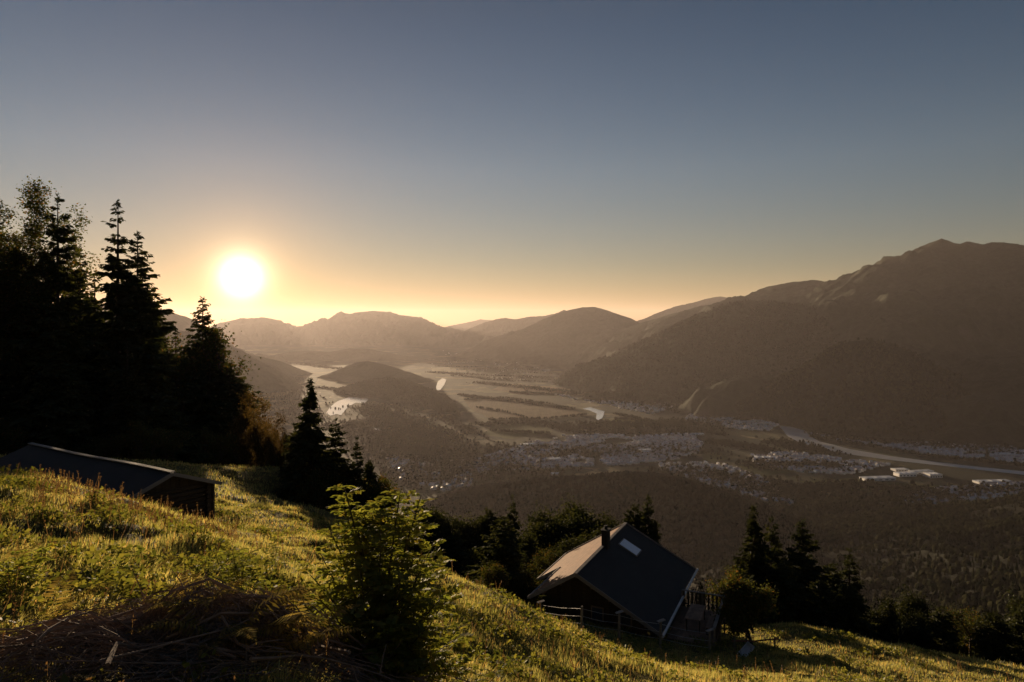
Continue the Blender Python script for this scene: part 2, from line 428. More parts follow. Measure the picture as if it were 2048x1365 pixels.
ridge_mesh('hill', [(820, 1022, 2.6*K), (900, 1002, 2.55*K), (1000, 979, 2.5*K), (1080, 966, 2.5*K), (1160, 958, 2.5*K), (1250, 952, 2.5*K), (1310, 956, 2.45*K), (1370, 969, 2.4*K), (1440, 991, 2.3*K), (1520, 1020, 2.2*K)], 0.30, 0.30, amp=30, seed=17.5, mat=M_dark, label='low forested ridge in front of the town')

# haze: the dawn air, one closed box round everything on the ground
def make_haze(density, g, colr, top):
    m, nt, out = material('dawn_haze')
    v = nt.nodes.new('ShaderNodeVolumePrincipled')
    v.inputs['Density'].default_value = density
    v.inputs['Anisotropy'].default_value = g
    v.inputs['Color'].default_value = (*colr, 1)
    nt.links.new(v.outputs[0], out.inputs['Volume'])
    b = MB(); b.box((-45000, -3000, FLOOR-72), (90000, 0, 0), (0, 62000, 0), (0, 0, top-(FLOOR-72)))
    tag(b.build('haze', m), 'thin warm morning haze filling the valley', kind='stuff')
# ------------------------------------------------------------------ our own mountainside
_g = []
def gp(px, py, d): _g.append(P(px, py, d))
def gw(x, y, z): _g.append(np.array([x, y, z], float))
for a in [(1000, 1365, 13.5), (800, 1365, 9.7), (700, 1365, 8.3), (500, 1365, 6.8), (300, 1365, 6.2), (0, 1365, 5.6), (1200, 1365, 17.5), (1400, 1365, 21), (1700, 1365, 27), (2048, 1365, 33),
          (0, 1200, 8.5), (300, 1200, 9.5), (550, 1200, 11.5), (0, 1100, 11.5), (300, 1100, 14), (550, 1120, 17), (0, 1000, 17), (200, 1010, 19), (400, 1075, 21),
          (0, 958, 21), (200, 990, 23), (350, 1035, 24), (440, 1068, 25), (540, 1080, 27), (650, 1085, 27), (640, 1150, 19), (900, 1150, 24), (950, 1200, 21), (1000, 1195, 25), (1100, 1270, 27), (880, 1250, 16),
          (430, 965, 52), (550, 1010, 47), (660, 1055, 42), (500, 958, 75), (450, 950, 95), (200, 945, 95), (0, 940, 95), (620, 1015, 58), (750, 1005, 62), (700, 1040, 50),
          (900, 1190, 45), (800, 1150, 60), (1163, 1265, 34), (1238, 1278, 34.5), (1320, 1300, 34.2), (1418, 1305, 35), (1350, 1335, 28), (1200, 1295, 31), (1560, 1290, 38), (1560, 1250, 42.5), (1480, 1258, 43.5), (1800, 1295, 40), (2048, 1342, 37), (1800, 1340, 33),
          (1560, 1300, 55), (1900, 1370, 60), (1300, 1200, 60), (1000, 1200, 70), (1090, 1215, 45), (405, 958, 135), (500, 965, 132), (565, 990, 125), (330, 955, 130)]: gp(*a)
for a in [(0, 0, -1.7), (0, -8, 0.2), (-6, 0, -1.0), (6, 0, -3.2), (15, 8, -8.2), (30, 12, -13.5), (-14, 32, -9.6), (-25, 36, -9.2), (-25, 28, -7.0), (-30, 20, -5.0), (-10, 34, -10.6),
          (0, 150, -78), (80, 120, -82), (-60, 200, -75), (-90, 110, -20), (-140, 90, -14), (0, 400, -230), (200, 300, -215), (-250, 250, -90), (0, 800, -430), (500, 800, -400), (-500, 800, -330), (0, 1300, -580), (0, 1800, -670), (0, 2600, -730),
          (750, 1000, -390), (1125, 1500, -500), (1500, 2000, -560), (1900, 1500, -300), (900, 2400, -690), (-1000, 1000, -200), (-800, 2000, -640), (-1500, 1500, 0), (0, -100, 50), (0, -400, 200), (-300, 0, 60), (300, -100, 0), (500, 0, -120), (1500, 300, -100), (2500, 2500, -500), (-2500, 2500, -300), (1500, 2900, -725), (-600, 2900, -730)]: gw(*a)
_g = np.array(_g)
def _phi(r2): return 0.5*r2*np.log(np.maximum(r2, 1e-9))
_r2 = ((_g[:, None, :2]-_g[None, :, :2])**2).sum(-1)
_n = len(_g); A = np.zeros((_n+3, _n+3)); A[:_n, :_n] = _phi(_r2) + np.eye(_n)*0.6
A[:_n, _n] = 1; A[:_n, _n+1:] = _g[:, :2]; A[_n, :_n] = 1; A[_n+1:, :_n] = _g[:, :2].T
_w = np.linalg.solve(A, np.concatenate([_g[:, 2], np.zeros(3)]))
def ground(x, y, bumps=True):
    x = np.asarray(x, float); y = np.asarray(y, float); sh = x.shape
    xf = x.ravel(); yf = y.ravel(); h = np.empty(len(xf))
    for i in range(0, len(xf), 40000):
        a, b = xf[i:i+40000], yf[i:i+40000]
        r2 = (a[:, None]-_g[None, :, 0])**2+(b[:, None]-_g[None, :, 1])**2
        h[i:i+40000] = _phi(r2) @ _w[:_n] + _w[_n] + _w[_n+1]*a + _w[_n+2]*b
    if bumps:
        r = np.hypot(xf, yf)
        near = np.clip((110-r)/30, 0, 1)*np.clip((r-1.5)/3, 0, 1)
        left = np.clip((2.0-xf)/5, 0, 1)
        h += near*(0.42*(0.45+0.55*left)*fbm(xf*0.40, yf*0.46, 2) + (0.07+0.07*left)*fbm(xf*1.5, yf*1.7, 3, off=3))
        # cattle terraces: narrow steps running along the slope
        h += near*0.05*np.sin((h*2.2+2.0*fbm(xf*0.2, yf*0.2, 2, off=9))*6.28)*(0.6+0.8*vnoise(xf*.3, yf*.3))
        far = np.clip((r-120)/200, 0, 1)
        h += far*(35*ridged(xf/420, yf/420, 5, 2)*np.clip(r/1500, .1, 1) + 2.0*fbm(xf/18, yf/18, 3))
    return h.reshape(sh)
def gz(x, y): return float(ground(np.array([x]), np.array([y]))[0])
def on_ground(px, py, d):
    """foot of a thing: its bearing and distance from the photograph, its height from the ground there"""
    x = (px-1024)/F*d
    return np.array([x, d, gz(x, d)])

m, nt, out = material('meadow_soil'); n = NT(nt); p = n.pos()
c = n.ramp(n.noise(1.3, 6, 0.65, p), [(0.3, (0.04, 0.038, 0.014)), (0.5, (0.11, 0.095, 0.032)), (0.7, (0.18, 0.14, 0.055))])
nt.links.new(n.bsdf(c, 1.0, 0.05, n.bump(n.noise(9, 6, 0.7, p), 1.0, 0.08)), out.inputs[0])
M_soil = m
th = np.concatenate([np.linspace(-math.pi, R(-50), 90, endpoint=False), np.linspace(R(-50), R(50), 640, endpoint=False), np.linspace(R(50), math.pi, 90, endpoint=False)])
def polar(name, r0, r1, nr, mat, label):
    rr = np.geomspace(r0, r1, nr)
    RR, TH = np.meshgrid(rr, th, indexing='ij')
    X = RR*np.sin(TH); Y = RR*np.cos(TH); Z = ground(X, Y)
    Z = np.maximum(Z, FLOOR-40)
    nt_ = len(th); idx = np.arange(nr*nt_).reshape(nr, nt_); j = (np.arange(nt_)+1) % nt_
    q = np.stack([idx[:-1], idx[1:], idx[1:][:, j], idx[:-1][:, j]], -1).reshape(-1, 4)[:, ::-1]
    V = np.stack([X, Y, Z], -1).reshape(-1, 3)
    o = tag(add(name, mesh_np(name, V, q, mat, smooth=True)), label, kind='structure')
    return V, q
polar('meadow', 0.6, 110, 330, M_soil, 'steep alpine meadow slope dropping from left to right')
MS = polar('mountainside', 110, 2900, 260, M_slope, 'wooded mountainside falling from the meadow to the valley')

# ------------------------------------------------------------------ forest seen from far above: thousands of crowns
M_farwood = leaf_material('far_wood', (0.009, 0.011, 0.006), (0.026, 0.025, 0.012), 0.05, scale=0.004, gloss=0.0)
def far_wood(name, V, q, n, hmin, hmax, seed, label, view=True, ymin=200):
    rs = np.random.RandomState(seed)
    a, b, c, d = (V[q[:, i]] for i in range(4))
    area = np.linalg.norm(np.cross(c-a, d-b), axis=1)/2
    ctr = (a+b+c+d)/4
    dist = ctr[:, 1]
    ok = (dist > ymin) & (np.abs(ctr[:, 0]) < dist*0.85) & (ctr[:, 2] > FLOOR+3)
    w = area*ok*np.clip(0.5+1.7*fbm(ctr[:, 0]/260, ctr[:, 1]/260, 4, off=seed)*2, 0.30, 1.5)/np.maximum(dist, 100)**0.8
    f = rs.choice(len(q), n, p=w/w.sum())
    u, v = rs.rand(n, 1), rs.rand(n, 1)
    B = (a[f]*(1-u)+b[f]*u)*(1-v)+(d[f]*(1-u)+c[f]*u)*v
    h = rs.uniform(hmin, hmax, n); con = rs.rand(n) < 0.62
    rad = np.where(con, h*rs.uniform(0.16, 0.22, n), h*rs.uniform(0.32, 0.45, n))
    k = 6; t = np.linspace(0, 2*np.pi, k, endpoint=False)[None]+rs.rand(n, 1)*6
    rr = rad[:, None]*rs.uniform(0.75, 1.2, (n, k))
    low = np.where(con, 0.12, 0.3)[:, None]*h[:, None]*rs.uniform(0.6, 1.3, (n, k))
    ring = np.stack([np.cos(t)*rr, np.sin(t)*rr, low], -1)
    mid = np.stack([np.cos(t+.5)*rr*np.where(con, .55, .9)[:, None], np.sin(t+.5)*rr*np.where(con, .55, .9)[:, None], h[:, None]*np.where(con, 0.5, 0.72)[:, None]*rs.uniform(.9, 1.1, (n, k))], -1)
    top = np.stack([np.zeros(n), np.zeros(n), h], -1)[:, None]
    VV = np.concatenate([ring, mid, top], 1)+B[:, None]
    base = np.arange(n)[:, None, None]*(2*k+1)
    i = np.arange(k); j = (i+1) % k
    tri = np.concatenate([np.stack([i, j, k+i], -1), np.stack([j, k+j, k+i], -1), np.stack([k+i, k+j, np.full(k, 2*k)], -1)])[None]+base
    tag(add(name, mesh_np(name, VV.reshape(-1, 3), tri.reshape(-1, 3), M_farwood)), label, kind='stuff')
far_wood('forest', *MS, 60000, 9, 19, 21, 'mixed forest covering the mountainside far below the meadow')
Vr, qr = SURF['low forested ridge in front of the town']
far_wood('forest', Vr, qr, 22000, 12, 24, 22, 'forest on the low ridge in front of the town')
Vr, qr = SURF['steep dark wooded hill behind the river bend']
far_wood('forest', Vr, qr, 12000, 18, 30, 23, 'forest on the steep dark hill behind the river bend')
Vr, qr = SURF['long dark wooded ridge in the middle of the valley floor']
far_wood('forest', Vr, qr, 9000, 16, 26, 24, 'forest on the long ridge in the middle of the valley floor')

Vr, qr = SURF['broad wooded spur in front of the large dark mountain']
far_wood('forest', Vr, qr, 22000, 18, 32, 25, 'forest on the broad spur in front of the large dark mountain')
# tree belts and hedgerows on the valley floor
def belt(points, width, n, rs):
    pts = np.array([floor_pt(*p_) for p_ in points])
    seg = np.linalg.norm(np.diff(pts, axis=0), axis=1); cs = np.concatenate([[0], np.cumsum(seg)])
    t = rs.rand(n)*cs[-1]
    x = np.interp(t, cs, pts[:, 0]); y = np.interp(t, cs, pts[:, 1])
    return np.stack([x+rs.normal(0, width, n), y+rs.normal(0, width, n), np.full(n, FLOOR)], -1)
rs = np.random.RandomState(5)
belts = [([(545, 745), (580, 785), (615, 850)], 120, 1300), ([(655, 850), (690, 858), (735, 845)], 35, 350), ([(600, 728), (680, 738), (720, 742)], 70, 450), ([(640, 775), (700, 783), (745, 790)], 30, 260), ([(925, 800), (1010, 796), (1110, 810)], 7, 140), ([(980, 840), (1100, 838), (1170, 830)], 8, 150), ([(900, 752), (1010, 758), (1100, 756)], 9, 120), ([(1000, 742), (1120, 750), (1240, 760)], 9, 140), ([(870, 733), (960, 735), (1060, 740)], 12, 140), ([(1080, 758), (1200, 772), (1300, 792)], 7, 140), ([(1250, 766), (1350, 778), (1470, 806)], 6, 130), ([(1290, 792), (1400, 800), (1450, 812)], 6, 120), ([(950, 815), (1000, 822), (1050, 835)], 5, 60), ([(985, 862), (1060, 866), (1100, 868)], 8, 120), ([(850, 720), (960, 724), (1050, 728)], 25, 250), ([(1130, 745), (1250, 755)], 25, 220), ([(1040, 770), (1060, 790)], 5, 40), ([(1230, 838), (1330, 846)], 6, 80), ([(1230, 828), (1330, 850), (1450, 872)], 14, 350), ([(1600, 852), (1640, 868), (1700, 886), (1850, 912), (2048, 932)], 10, 450),
         ([(920, 790), (1050, 806), (1145, 818)], 22, 450), ([(1140, 775), (1260, 785), (1380, 812), (1500, 838)], 12, 300), ([(1020, 785), (1150, 790)], 14, 200), ([(950, 850), (1080, 845), (1180, 870)], 30, 450),
         ([(700, 865), (800, 870), (900, 890)], 60, 500), ([(880, 745), (980, 760), (1100, 765)], 18, 250), ([(800, 905), (900, 930), (1000, 920)], 70, 700),
         ([(1540, 985), (1700, 970), (1850, 985)], 45, 500), ([(1430, 885), (1490, 893), (1530, 900)], 35, 600), ([(870, 830), (960, 870)], 30, 200), ([(1100, 850), (1300, 870), (1430, 860)], 60, 600), ([(1000, 900), (1200, 905), (1400, 900)], 110, 1000), ([(1500, 930), (1700, 935)], 60, 500), ([(780, 880), (860, 915), (950, 925)], 160, 1800), ([(740, 812), (820, 850), (900, 895)], 110, 1500), ([(700, 845), (780, 850), (850, 870)], 80, 700), ([(1180, 850), (1300, 850), (1420, 845)], 90, 1200), ([(1240, 800), (1330, 812), (1420, 828)], 90, 900), ([(1340, 940), (1440, 955), (1540, 990)], 70, 700), ([(1640, 872), (1800, 890), (2040, 908)], 60, 700), ([(1820, 990), (1950, 985), (2048, 980)], 50, 450), ([(950, 765), (1080, 778), (1200, 792)], 60, 600), ([(800, 950), (950, 950), (1080, 940)], 120, 1400), ([(1500, 965), (1600, 1000), (1750, 1005), (1900, 1000)], 90, 1600), ([(1560, 885), (1640, 905)], 60, 400), ([(860, 745), (1000, 752), (1120, 756)], 50, 400), ([(1660, 876), (1800, 888), (2040, 900)], 50, 800)]
pts = np.concatenate([belt(a, b, c, rs) for a, b, c in belts])
nb = len(pts)
h = rs.uniform(8, 20, nb); k = 6; t = np.linspace(0, 2*np.pi, k, endpoint=False)[None]+rs.rand(nb, 1)*6
rr = (h*rs.uniform(.3, .5, nb))[:, None]*rs.uniform(.8, 1.2, (nb, k))
ring = np.stack([np.cos(t)*rr, np.sin(t)*rr, np.zeros((nb, k))+.5], -1); mid = np.stack([np.cos(t)*rr*.9, np.sin(t)*rr*.9, h[:, None]*rs.uniform(.6, .8, (nb, k))], -1)
VV = np.concatenate([ring, mid, np.stack([0*h, 0*h, h], -1)[:, None]], 1)+pts[:, None]
i = np.arange(k); j = (i+1) % k
tri = np.concatenate([np.stack([i, j, k+i], -1), np.stack([j, k+j, k+i], -1), np.stack([k+i, k+j, np.full(k, 2*k)], -1)])[None]+np.arange(nb)[:, None, None]*(2*k+1)
tag(add('woods', mesh_np('woods', VV.reshape(-1, 3), tri.reshape(-1, 3), M_farwood)), 'tree belts and gardens along the river, lake and town', kind='stuff')

# ------------------------------------------------------------------ named fields, lakes and the river on the valley floor
def sheet(name, px, z, mat, label, jag=0.0, seed=0, kind='structure', thick=0):
    pts = np.array([floor_pt(a, b) for a, b in px])
    # subdivide the outline and roughen it so no edge is ruler straight
    outp = []
    for i in range(len(pts)):
        a, b = pts[i], pts[(i+1) % len(pts)]; L = np.linalg.norm(b-a); k = max(2, int(L/40))
        for t_ in range(k): outp.append(a+(b-a)*t_/k)
    outp = np.array(outp)
    if jag: outp[:, 0] += jag*fbm(outp[:, 0]/90, outp[:, 1]/90, 3, off=seed); outp[:, 1] += jag*2.2*fbm(outp[:, 0]/90, outp[:, 1]/90, 3, off=seed+5)
    outp[:, 2] = FLOOR+z
    import mathutils
    tris = mathutils.geometry.tessellate_polygon([[Vector(v) for v in outp]])
    o = add(name, mesh_np(name, outp, np.array(tris), mat))
    return tag(o, label, kind=kind)
def mat_field(name, colr, stripe=0.25, rot=0.4):
    m, nt, out = material(name); n = NT(nt)
    a = n.noise(1.0, 3, .5, n.pos((1/9, 1/260, 1), (0, 0, rot))); b = n.noise(0.01, 5, .6, n.pos())
    f = n.mix(0.5, a, b)
    c = n.ramp(f, [(0.3, tuple(v*(1-stripe) for v in colr)), (0.7, tuple(v*(1+stripe) for v in colr))])
    nt.links.new(n.bsdf(c, 1.0, 0.05), out.inputs[0]); return m
F_tan = mat_field('stubble_field', (0.145, 0.098, 0.050), .3); F_grn = mat_field('mown_field', (0.078, 0.085, 0.030), .3, rot=-0.6); F_pale = mat_field('pale_meadow', (0.20, 0.165, 0.085), .35, 1.0); F_dk = mat_field('dark_field', (0.04, 0.045, 0.02), .3, .2)
for i, (mt, px, lb) in enumerate([
    (F_tan, [(925, 800), (1010, 797), (1110, 812), (1175, 828), (1100, 836), (985, 838), (945, 822)], 'tan stubble field right of the long wooded ridge'),
    (F_grn, [(985, 850), (1040, 848), (1105, 852), (1100, 868), (1020, 878), (965, 870)], 'pale green field just above the town'),
    (F_pale, [(1250, 768), (1330, 776), (1420, 790), (1360, 798), (1290, 790)], 'narrow pale strip of field at the foot of the spur'),
    (F_grn, [(1330, 800), (1400, 794), (1470, 806), (1440, 812), (1370, 812)], 'bright green field strip at the foot of the spur'),
    (F_tan, [(1140, 762), (1240, 766), (1280, 778), (1200, 782), (1130, 774)], 'brown field strip beyond the river'),
    (F_tan, [(1010, 768), (1110, 774), (1130, 786), (1040, 790), (985, 780)], 'brown field left of the river bend'),
    (F_dk, [(900, 740), (1010, 738), (1090, 748), (1000, 756), (910, 756)], 'dark field across the middle of the valley'),
    (F_pale, [(640, 752), (700, 748), (735, 760), (725, 772), (660, 778), (630, 768)], 'glowing misty meadow behind the lake'),
    (F_grn, [(1600, 965), (1680, 958), (1800, 965), (1890, 972), (1850, 984), (1740, 988), (1640, 978)], 'olive green field below the factory halls'),
    (F_grn, [(1405, 908), (1440, 905), (1460, 918), (1430, 926), (1405, 920)], 'small bright green sports field in the town'),
    (F_grn, [(1200, 838), (1290, 838), (1340, 852), (1260, 856)], 'green field below the river bend'),
    (F_tan, [(868, 888), (890, 884), (912, 888), (915, 900), (895, 908), (872, 902)], 'small round tan field among the trees'),
    (F_pale, [(860, 738), (900, 734), (960, 736), (930, 744), (870, 748)], 'pale field strip in front of the hazy valley end'),
    (F_grn, [(1480, 935), (1560, 930), (1600, 945), (1520, 955)], 'green field between the railway and the houses')]):
    sheet('field', px, 0.5+0.05*i, mt, lb, 22, i)
m, nt, out = material('water'); n = NT(nt)
nt.links.new(n.bsdf((0.86, 0.84, 0.80), 0.14, 1.0, Metallic=0.92), out.inputs[0]); M_water = m
m, nt, out = material('river_water'); n = NT(nt)
nt.links.new(n.bsdf((0.62, 0.60, 0.56), 0.42, 1.0, Metallic=0.8), out.inputs[0]); M_river = m
for i, (px, lb, jg) in enumerate([
    ([(652, 828), (662, 812), (676, 803), (698, 795), (732, 794), (738, 800), (728, 808), (712, 806), (700, 812), (690, 822), (682, 831), (672, 829), (660, 832)], 'bright lake reflecting the dawn sky left of the wooded ridge', 10),
    ([(748, 854), (757, 848), (767, 849), (766, 858), (758, 862), (750, 859)], 'small bright pond below the lake', 5),
    ([(706, 854), (716, 852), (718, 857), (708, 858)], 'tiny pond beside the small bright pond', 3),
    ([(872, 775), (876, 763), (884, 757), (893, 759), (889, 770), (880, 781), (873, 781)], 'bright bend of river beyond the long ridge', 5),
    ([(1166, 818), (1180, 815), (1196, 820), (1209, 823), (1207, 833), (1200, 843), (1192, 838), (1194, 828), (1180, 822)], 'bright bend of river in the middle of the fields', 4),
    ([(1558, 852), (1585, 855), (1610, 862), (1622, 874), (1640, 884), (1700, 899), (1780, 913), (1880, 926), (1980, 937), (2060, 945), (2060, 952), (1980, 943), (1880, 932), (1780, 921), (1700, 910), (1640, 898), (1604, 888), (1576, 874), (1566, 862)], 'long grey river running past the right-hand town', 4)]):
    sheet('river' if 'river' in lb else 'lake', px, 1.4, M_river if 'long grey' in lb else M_water, lb, jg, 30+i)

# ------------------------------------------------------------------ the town
def mat_plain(name, c, rough=0.8, spec=0.3, var=0.2, nscale=3.0, rnd=0.0, metallic=0.0):
    m, nt, out = material(name); n = NT(nt)
    f = n.noise(nscale, 5, 0.65, n.pos(obj=True))
    cc = n.ramp(f, [(0.3, tuple(v*(1-var) for v in c)), (0.7, tuple(v*(1+var) for v in c))])
    if rnd:
        oi = n.node('ShaderNodeObjectInfo'); g = n.node('ShaderNodeNewGeometry')
        hv = n.node('ShaderNodeHueSaturation'); nt.links.new(cc, hv.inputs['Color'])
        r_ = n.math('FRACT', n.math('ADD', oi.outputs['Random'], g.outputs['Random Per Island']))
        mm = n.node('ShaderNodeMath', operation='MULTIPLY_ADD'); nt.links.new(r_, mm.inputs[0]); mm.inputs[1].default_value = rnd; mm.inputs[2].default_value = 1-rnd/2
        nt.links.new(mm.outputs[0], hv.inputs['Value']); cc = hv.outputs[0]
    nt.links.new(n.bsdf(cc, rough, spec, n.bump(f, 0.3, 0.02), Metallic=metallic), out.inputs[0]); return m
M_wall = mat_plain('plaster', (0.78, 0.75, 0.72), rnd=0.4); M_tile = mat_plain('roof_tile', (0.36, 0.30, 0.30), 0.4, .6, rnd=0.9); M_metal_roof = mat_plain('sheet_roof', (0.55, 0.57, 0.62), 0.35, 0.5, rnd=0.3); M_win = mat_plain('far_window', (0.05, 0.06, 0.08), 0.15, 0.6)
def house_arrays(w, l, h, rh, over=0.5):
    V = np.array([(-w/2, -l/2, -3), (w/2, -l/2, -3), (w/2, l/2, -3), (-w/2, l/2, -3), (-w/2, -l/2, h), (w/2, -l/2, h), (w/2, l/2, h), (-w/2, l/2, h), (0, -l/2, h+rh), (0, l/2, h+rh),
                  (-w/2-over, -l/2-over, h-over*rh/w*2+.1), (w/2+over, -l/2-over, h-over*rh/w*2+.1), (w/2+over, l/2+over, h-over*rh/w*2+.1), (-w/2-over, l/2+over, h-over*rh/w*2+.1), (0, -l/2-over, h+rh+.1), (0, l/2+over, h+rh+.1)], float)
    q = [(0, 1, 5, 4), (1, 2, 6, 5), (2, 3, 7, 6), (3, 0, 4, 7), (10, 14, 15, 13), (14, 11, 12, 15)]; t = [(4, 5, 8), (6, 7, 9)]
    return V, q, t
def in_poly(px, py, poly):
    c = np.zeros(len(px), bool); n_ = len(poly)
    for i in range(n_):
        x1, y1 = poly[i]; x2, y2 = poly[(i+1) % n_]
        if y1 == y2: continue
        c ^= ((y1 > py) != (y2 > py)) & (px < (x2-x1)*(py-y1)/(y2-y1)+x1)
    return c
quarters = [
    ([(940, 925), (1000, 905), (1060, 885), (1120, 872), (1200, 870), (1290, 872), (1380, 868), (1405, 885), (1400, 905), (1350, 920), (1250, 930), (1130, 935), (1020, 945), (960, 950)], 3000, 'pale gabled town house among trees in the middle town', 'houses of the middle town'),
    ([(1380, 825), (1440, 818), (1500, 830), (1560, 850), (1540, 862), (1480, 860), (1420, 850), (1370, 840)], 520, 'pale house by the river beneath the spur', 'houses beneath the spur'),
    ([(1300, 930), (1400, 925), (1450, 930), (1520, 955), (1560, 985), (1590, 1010), (1500, 1000), (1420, 972), (1340, 945)], 430, 'pale house at the near edge of the town', 'houses at the near edge of the town'),
    ([(1620, 868), (1700, 880), (1800, 886), (1900, 888), (2048, 898), (2048, 928), (1960, 920), (1850, 908), (1760, 895), (1680, 882)], 2000, 'pale house on the far bank of the river', 'houses on the far bank of the river'),
    ([(1500, 912), (1580, 905), (1680, 918), (1780, 930), (1700, 950), (1600, 945), (1510, 930)], 600, 'pale house between the river and the green field', 'houses on the near bank of the river'),
    ([(1800, 995), (1860, 980), (1950, 972), (2048, 965), (2048, 990), (1960, 1000), (1880, 1010), (1820, 1020)], 430, 'pale house in the estate at the foot of the slope', 'houses at the foot of the slope'),
    ([(770, 915), (860, 905), (960, 930), (940, 975), (880, 985), (800, 960)], 320, 'scattered pale farmhouse among trees left of the town', 'scattered houses left of the town'),
    ([(1100, 790), (1250, 795), (1350, 815), (1300, 830), (1180, 805)], 380, 'house among trees near the river bend', 'houses near the river bend'),
    ([(1940, 840), (2048, 850), (2048, 880), (1960, 870)], 90, 'house on the dark slope at the right edge', 'houses on the dark right-hand slope'),
    ([(880, 700), (960, 712), (1110, 735), (1060, 760), (940, 760), (860, 735)], 160, 'distant house in the valley fields', 'distant houses in the valley fields')]
rs = np.random.RandomState(12)
H = []
for qi, (poly, n_, lb, gr) in enumerate(quarters):
    pa = np.array(poly, float); got = 0
    while got < n_:
        X = rs.uniform(pa[:, 0].min(), pa[:, 0].max(), 400); Y = rs.uniform(pa[:, 1].min(), pa[:, 1].max(), 400)
        k_ = in_poly(X, Y, poly) & (fbm(X/34, Y/11, 2, off=qi) > -0.26)
        for x_, y_ in zip(X[k_], Y[k_]):
            if got >= n_: break
            p_ = floor_pt(x_, y_); H.append((p_[1], p_[0], qi, rs.rand())); got += 1
protos = []
rp = np.random.RandomState(3)
for i in range(8):
    w, l, h_, rh = rp.uniform(9, 13), rp.uniform(11, 19), rp.uniform(5, 9), rp.uniform(2.5, 4.5)
    V, q_, t_ = house_arrays(w, l, h_, rh)
    V2 = np.array([(w/2+.03, -l/2+s, z) for s in (1.5, l/2-.6, l-2.7) for z in (1.2,)]+[], float)
    mb = MB(); me = mesh_np('house', V, [np.array(t_), np.array(q_)], [M_wall, M_tile if i % 3 else M_metal_roof], midx=[0, 0, 0, 0, 0, 0, 1, 1])
    protos.append(me)
H.sort()
for i, (y_, x_, qi, r_) in enumerate(H[:285]):
    o = add('house', protos[int(r_*8)]); o.location = (x_, y_, FLOOR); o.rotation_euler = (0, 0, (qi*0.7+round(r_*40) % 2*math.pi/2)+r_*0.5)
    tag(o, quarters[qi][2]+(', dark tiled roof' if int(r_*8) % 3 else ', pale sheet roof'), 'house', quarters[qi][3])
VS, FT, FQ, MI = [], [], [], []
off = 0; mt3 = []; mt4 = []
for (y_, x_, qi, r_) in H[285:]:
    V, q_, t_ = house_arrays(9+r_*5, 11+(r_*77 % 1)*9, 5+(r_*13 % 1)*4, 3+r_)
    a_ = qi*0.7+r_*2.2; ca, sa = math.cos(a_), math.sin(a_)
    V = np.stack([V[:, 0]*ca-V[:, 1]*sa+x_, V[:, 0]*sa+V[:, 1]*ca+y_, V[:, 2]+FLOOR], -1)
    VS.append(V); FQ.append(np.array(q_)+off); FT.append(np.array(t_)+off); off += 16; mt3 += [0, 0]; r2 = 2 if (r_*31 % 1) < .38 else 1; mt4 += [0, 0, 0, 0, r2, r2]
tag(add('houses', mesh_np('houses', np.concatenate(VS), [np.concatenate(FT), np.concatenate(FQ)], [M_wall, M_tile, M_metal_roof], midx=mt3+mt4)), 'the many smaller houses of the valley towns', kind='stuff')
# large halls
def hall(px, py, w, l, h_, rot, label, n_win=5):
    root = empty('factory_hall', tuple(floor_pt(px, py)), rot)
    tag(root, label, 'factory hall')
    b = MB(); b.box((-w/2, -l/2, -2), (w, 0, 0), (0, l, 0), (0, 0, h_+2)); b.build('wall', M_wall, root)
    b = MB(); b.box((-w/2-1, -l/2-1, h_+.05), (w+2, 0, 0), (0, l+2, 0), (0, 0, 1.0))
    for k_ in range(3): b.box((-w/2+w*(k_+.3)/3.2, -l/3, h_+1.1), (w*.08, 0, 0), (0, l*.66, 0), (0, 0, 1.6))
    b.build('roof', M_metal_roof, root)
    for k_ in range(n_win):
        b = MB(); x_ = -w/2+w*(k_+.2)/n_win; b.box((x_, -l/2-.15, 2.5), (w/n_win*.55, 0, 0), (0, .1, 0), (0, 0, h_*.35)); b.build('window', M_win, root)
for a in [(1755, 960, 150, 45, 11, 0.15, 'long pale factory hall left of centre in the works by the green field'), (1810, 952, 90, 40, 14, 0.15, 'white factory hall with the brightest roof in the works'), (1842, 947, 110, 35, 12, 0.2, 'long white hall behind the works'),
          (1800, 942, 70, 40, 9, 0.1, 'grey hall nearest the river in the works'), (1865, 954, 60, 50, 15, 0.1, 'tall square white hall at the right end of the works'), (1985, 966, 160, 40, 9, 0.1, 'pale long hall near the right edge beside the estate'),
          (1530, 918, 120, 35, 9, 0.05, 'pale warehouse left of the works'), (1580, 925, 90, 40, 8, 0.1, 'grey warehouse between river and green field'), (1620, 938, 80, 35, 8, 0.2, 'small warehouse next to the olive field'),
          (1393, 870, 90, 28, 8, 0.05, 'white hall beyond the middle town'), (1320, 872, 80, 28, 8, 0.05, 'small white hall among trees at the town edge'), (1460, 838, 130, 40, 9, 0.0, 'long pale hall beneath the spur'), (1490, 845, 110, 35, 8, 0.1, 'grey hall beside the river beneath the spur'),
          (1092, 742, 120, 60, 9, 0.0, 'bright white farm hall far out in the fields'), (1056, 892, 60, 40, 12, 0.2, 'white block at the left end of the middle town'), (1110, 922, 55, 35, 12, 0.3, 'white block in the near part of the middle town'),
          (1110, 950, 60, 25, 7, 0.1, 'bright flat-roofed hall above the low forested ridge'), (1460, 973, 50, 25, 8, 0.3, 'bright hall at the near edge of the town'), (2010, 912, 90, 50, 12, 0.1, 'pale hall on the far bank near the right edge'), (1850, 893, 130, 40, 9, 0.1, 'long pale hall at the foot of the dark hill'),
          (1290, 905, 60, 35, 15, 0.3, 'tall pale block in the town centre'), (980, 928, 80, 25, 7, 0.1, 'long low hall at the left of the town')]: hall(*a)
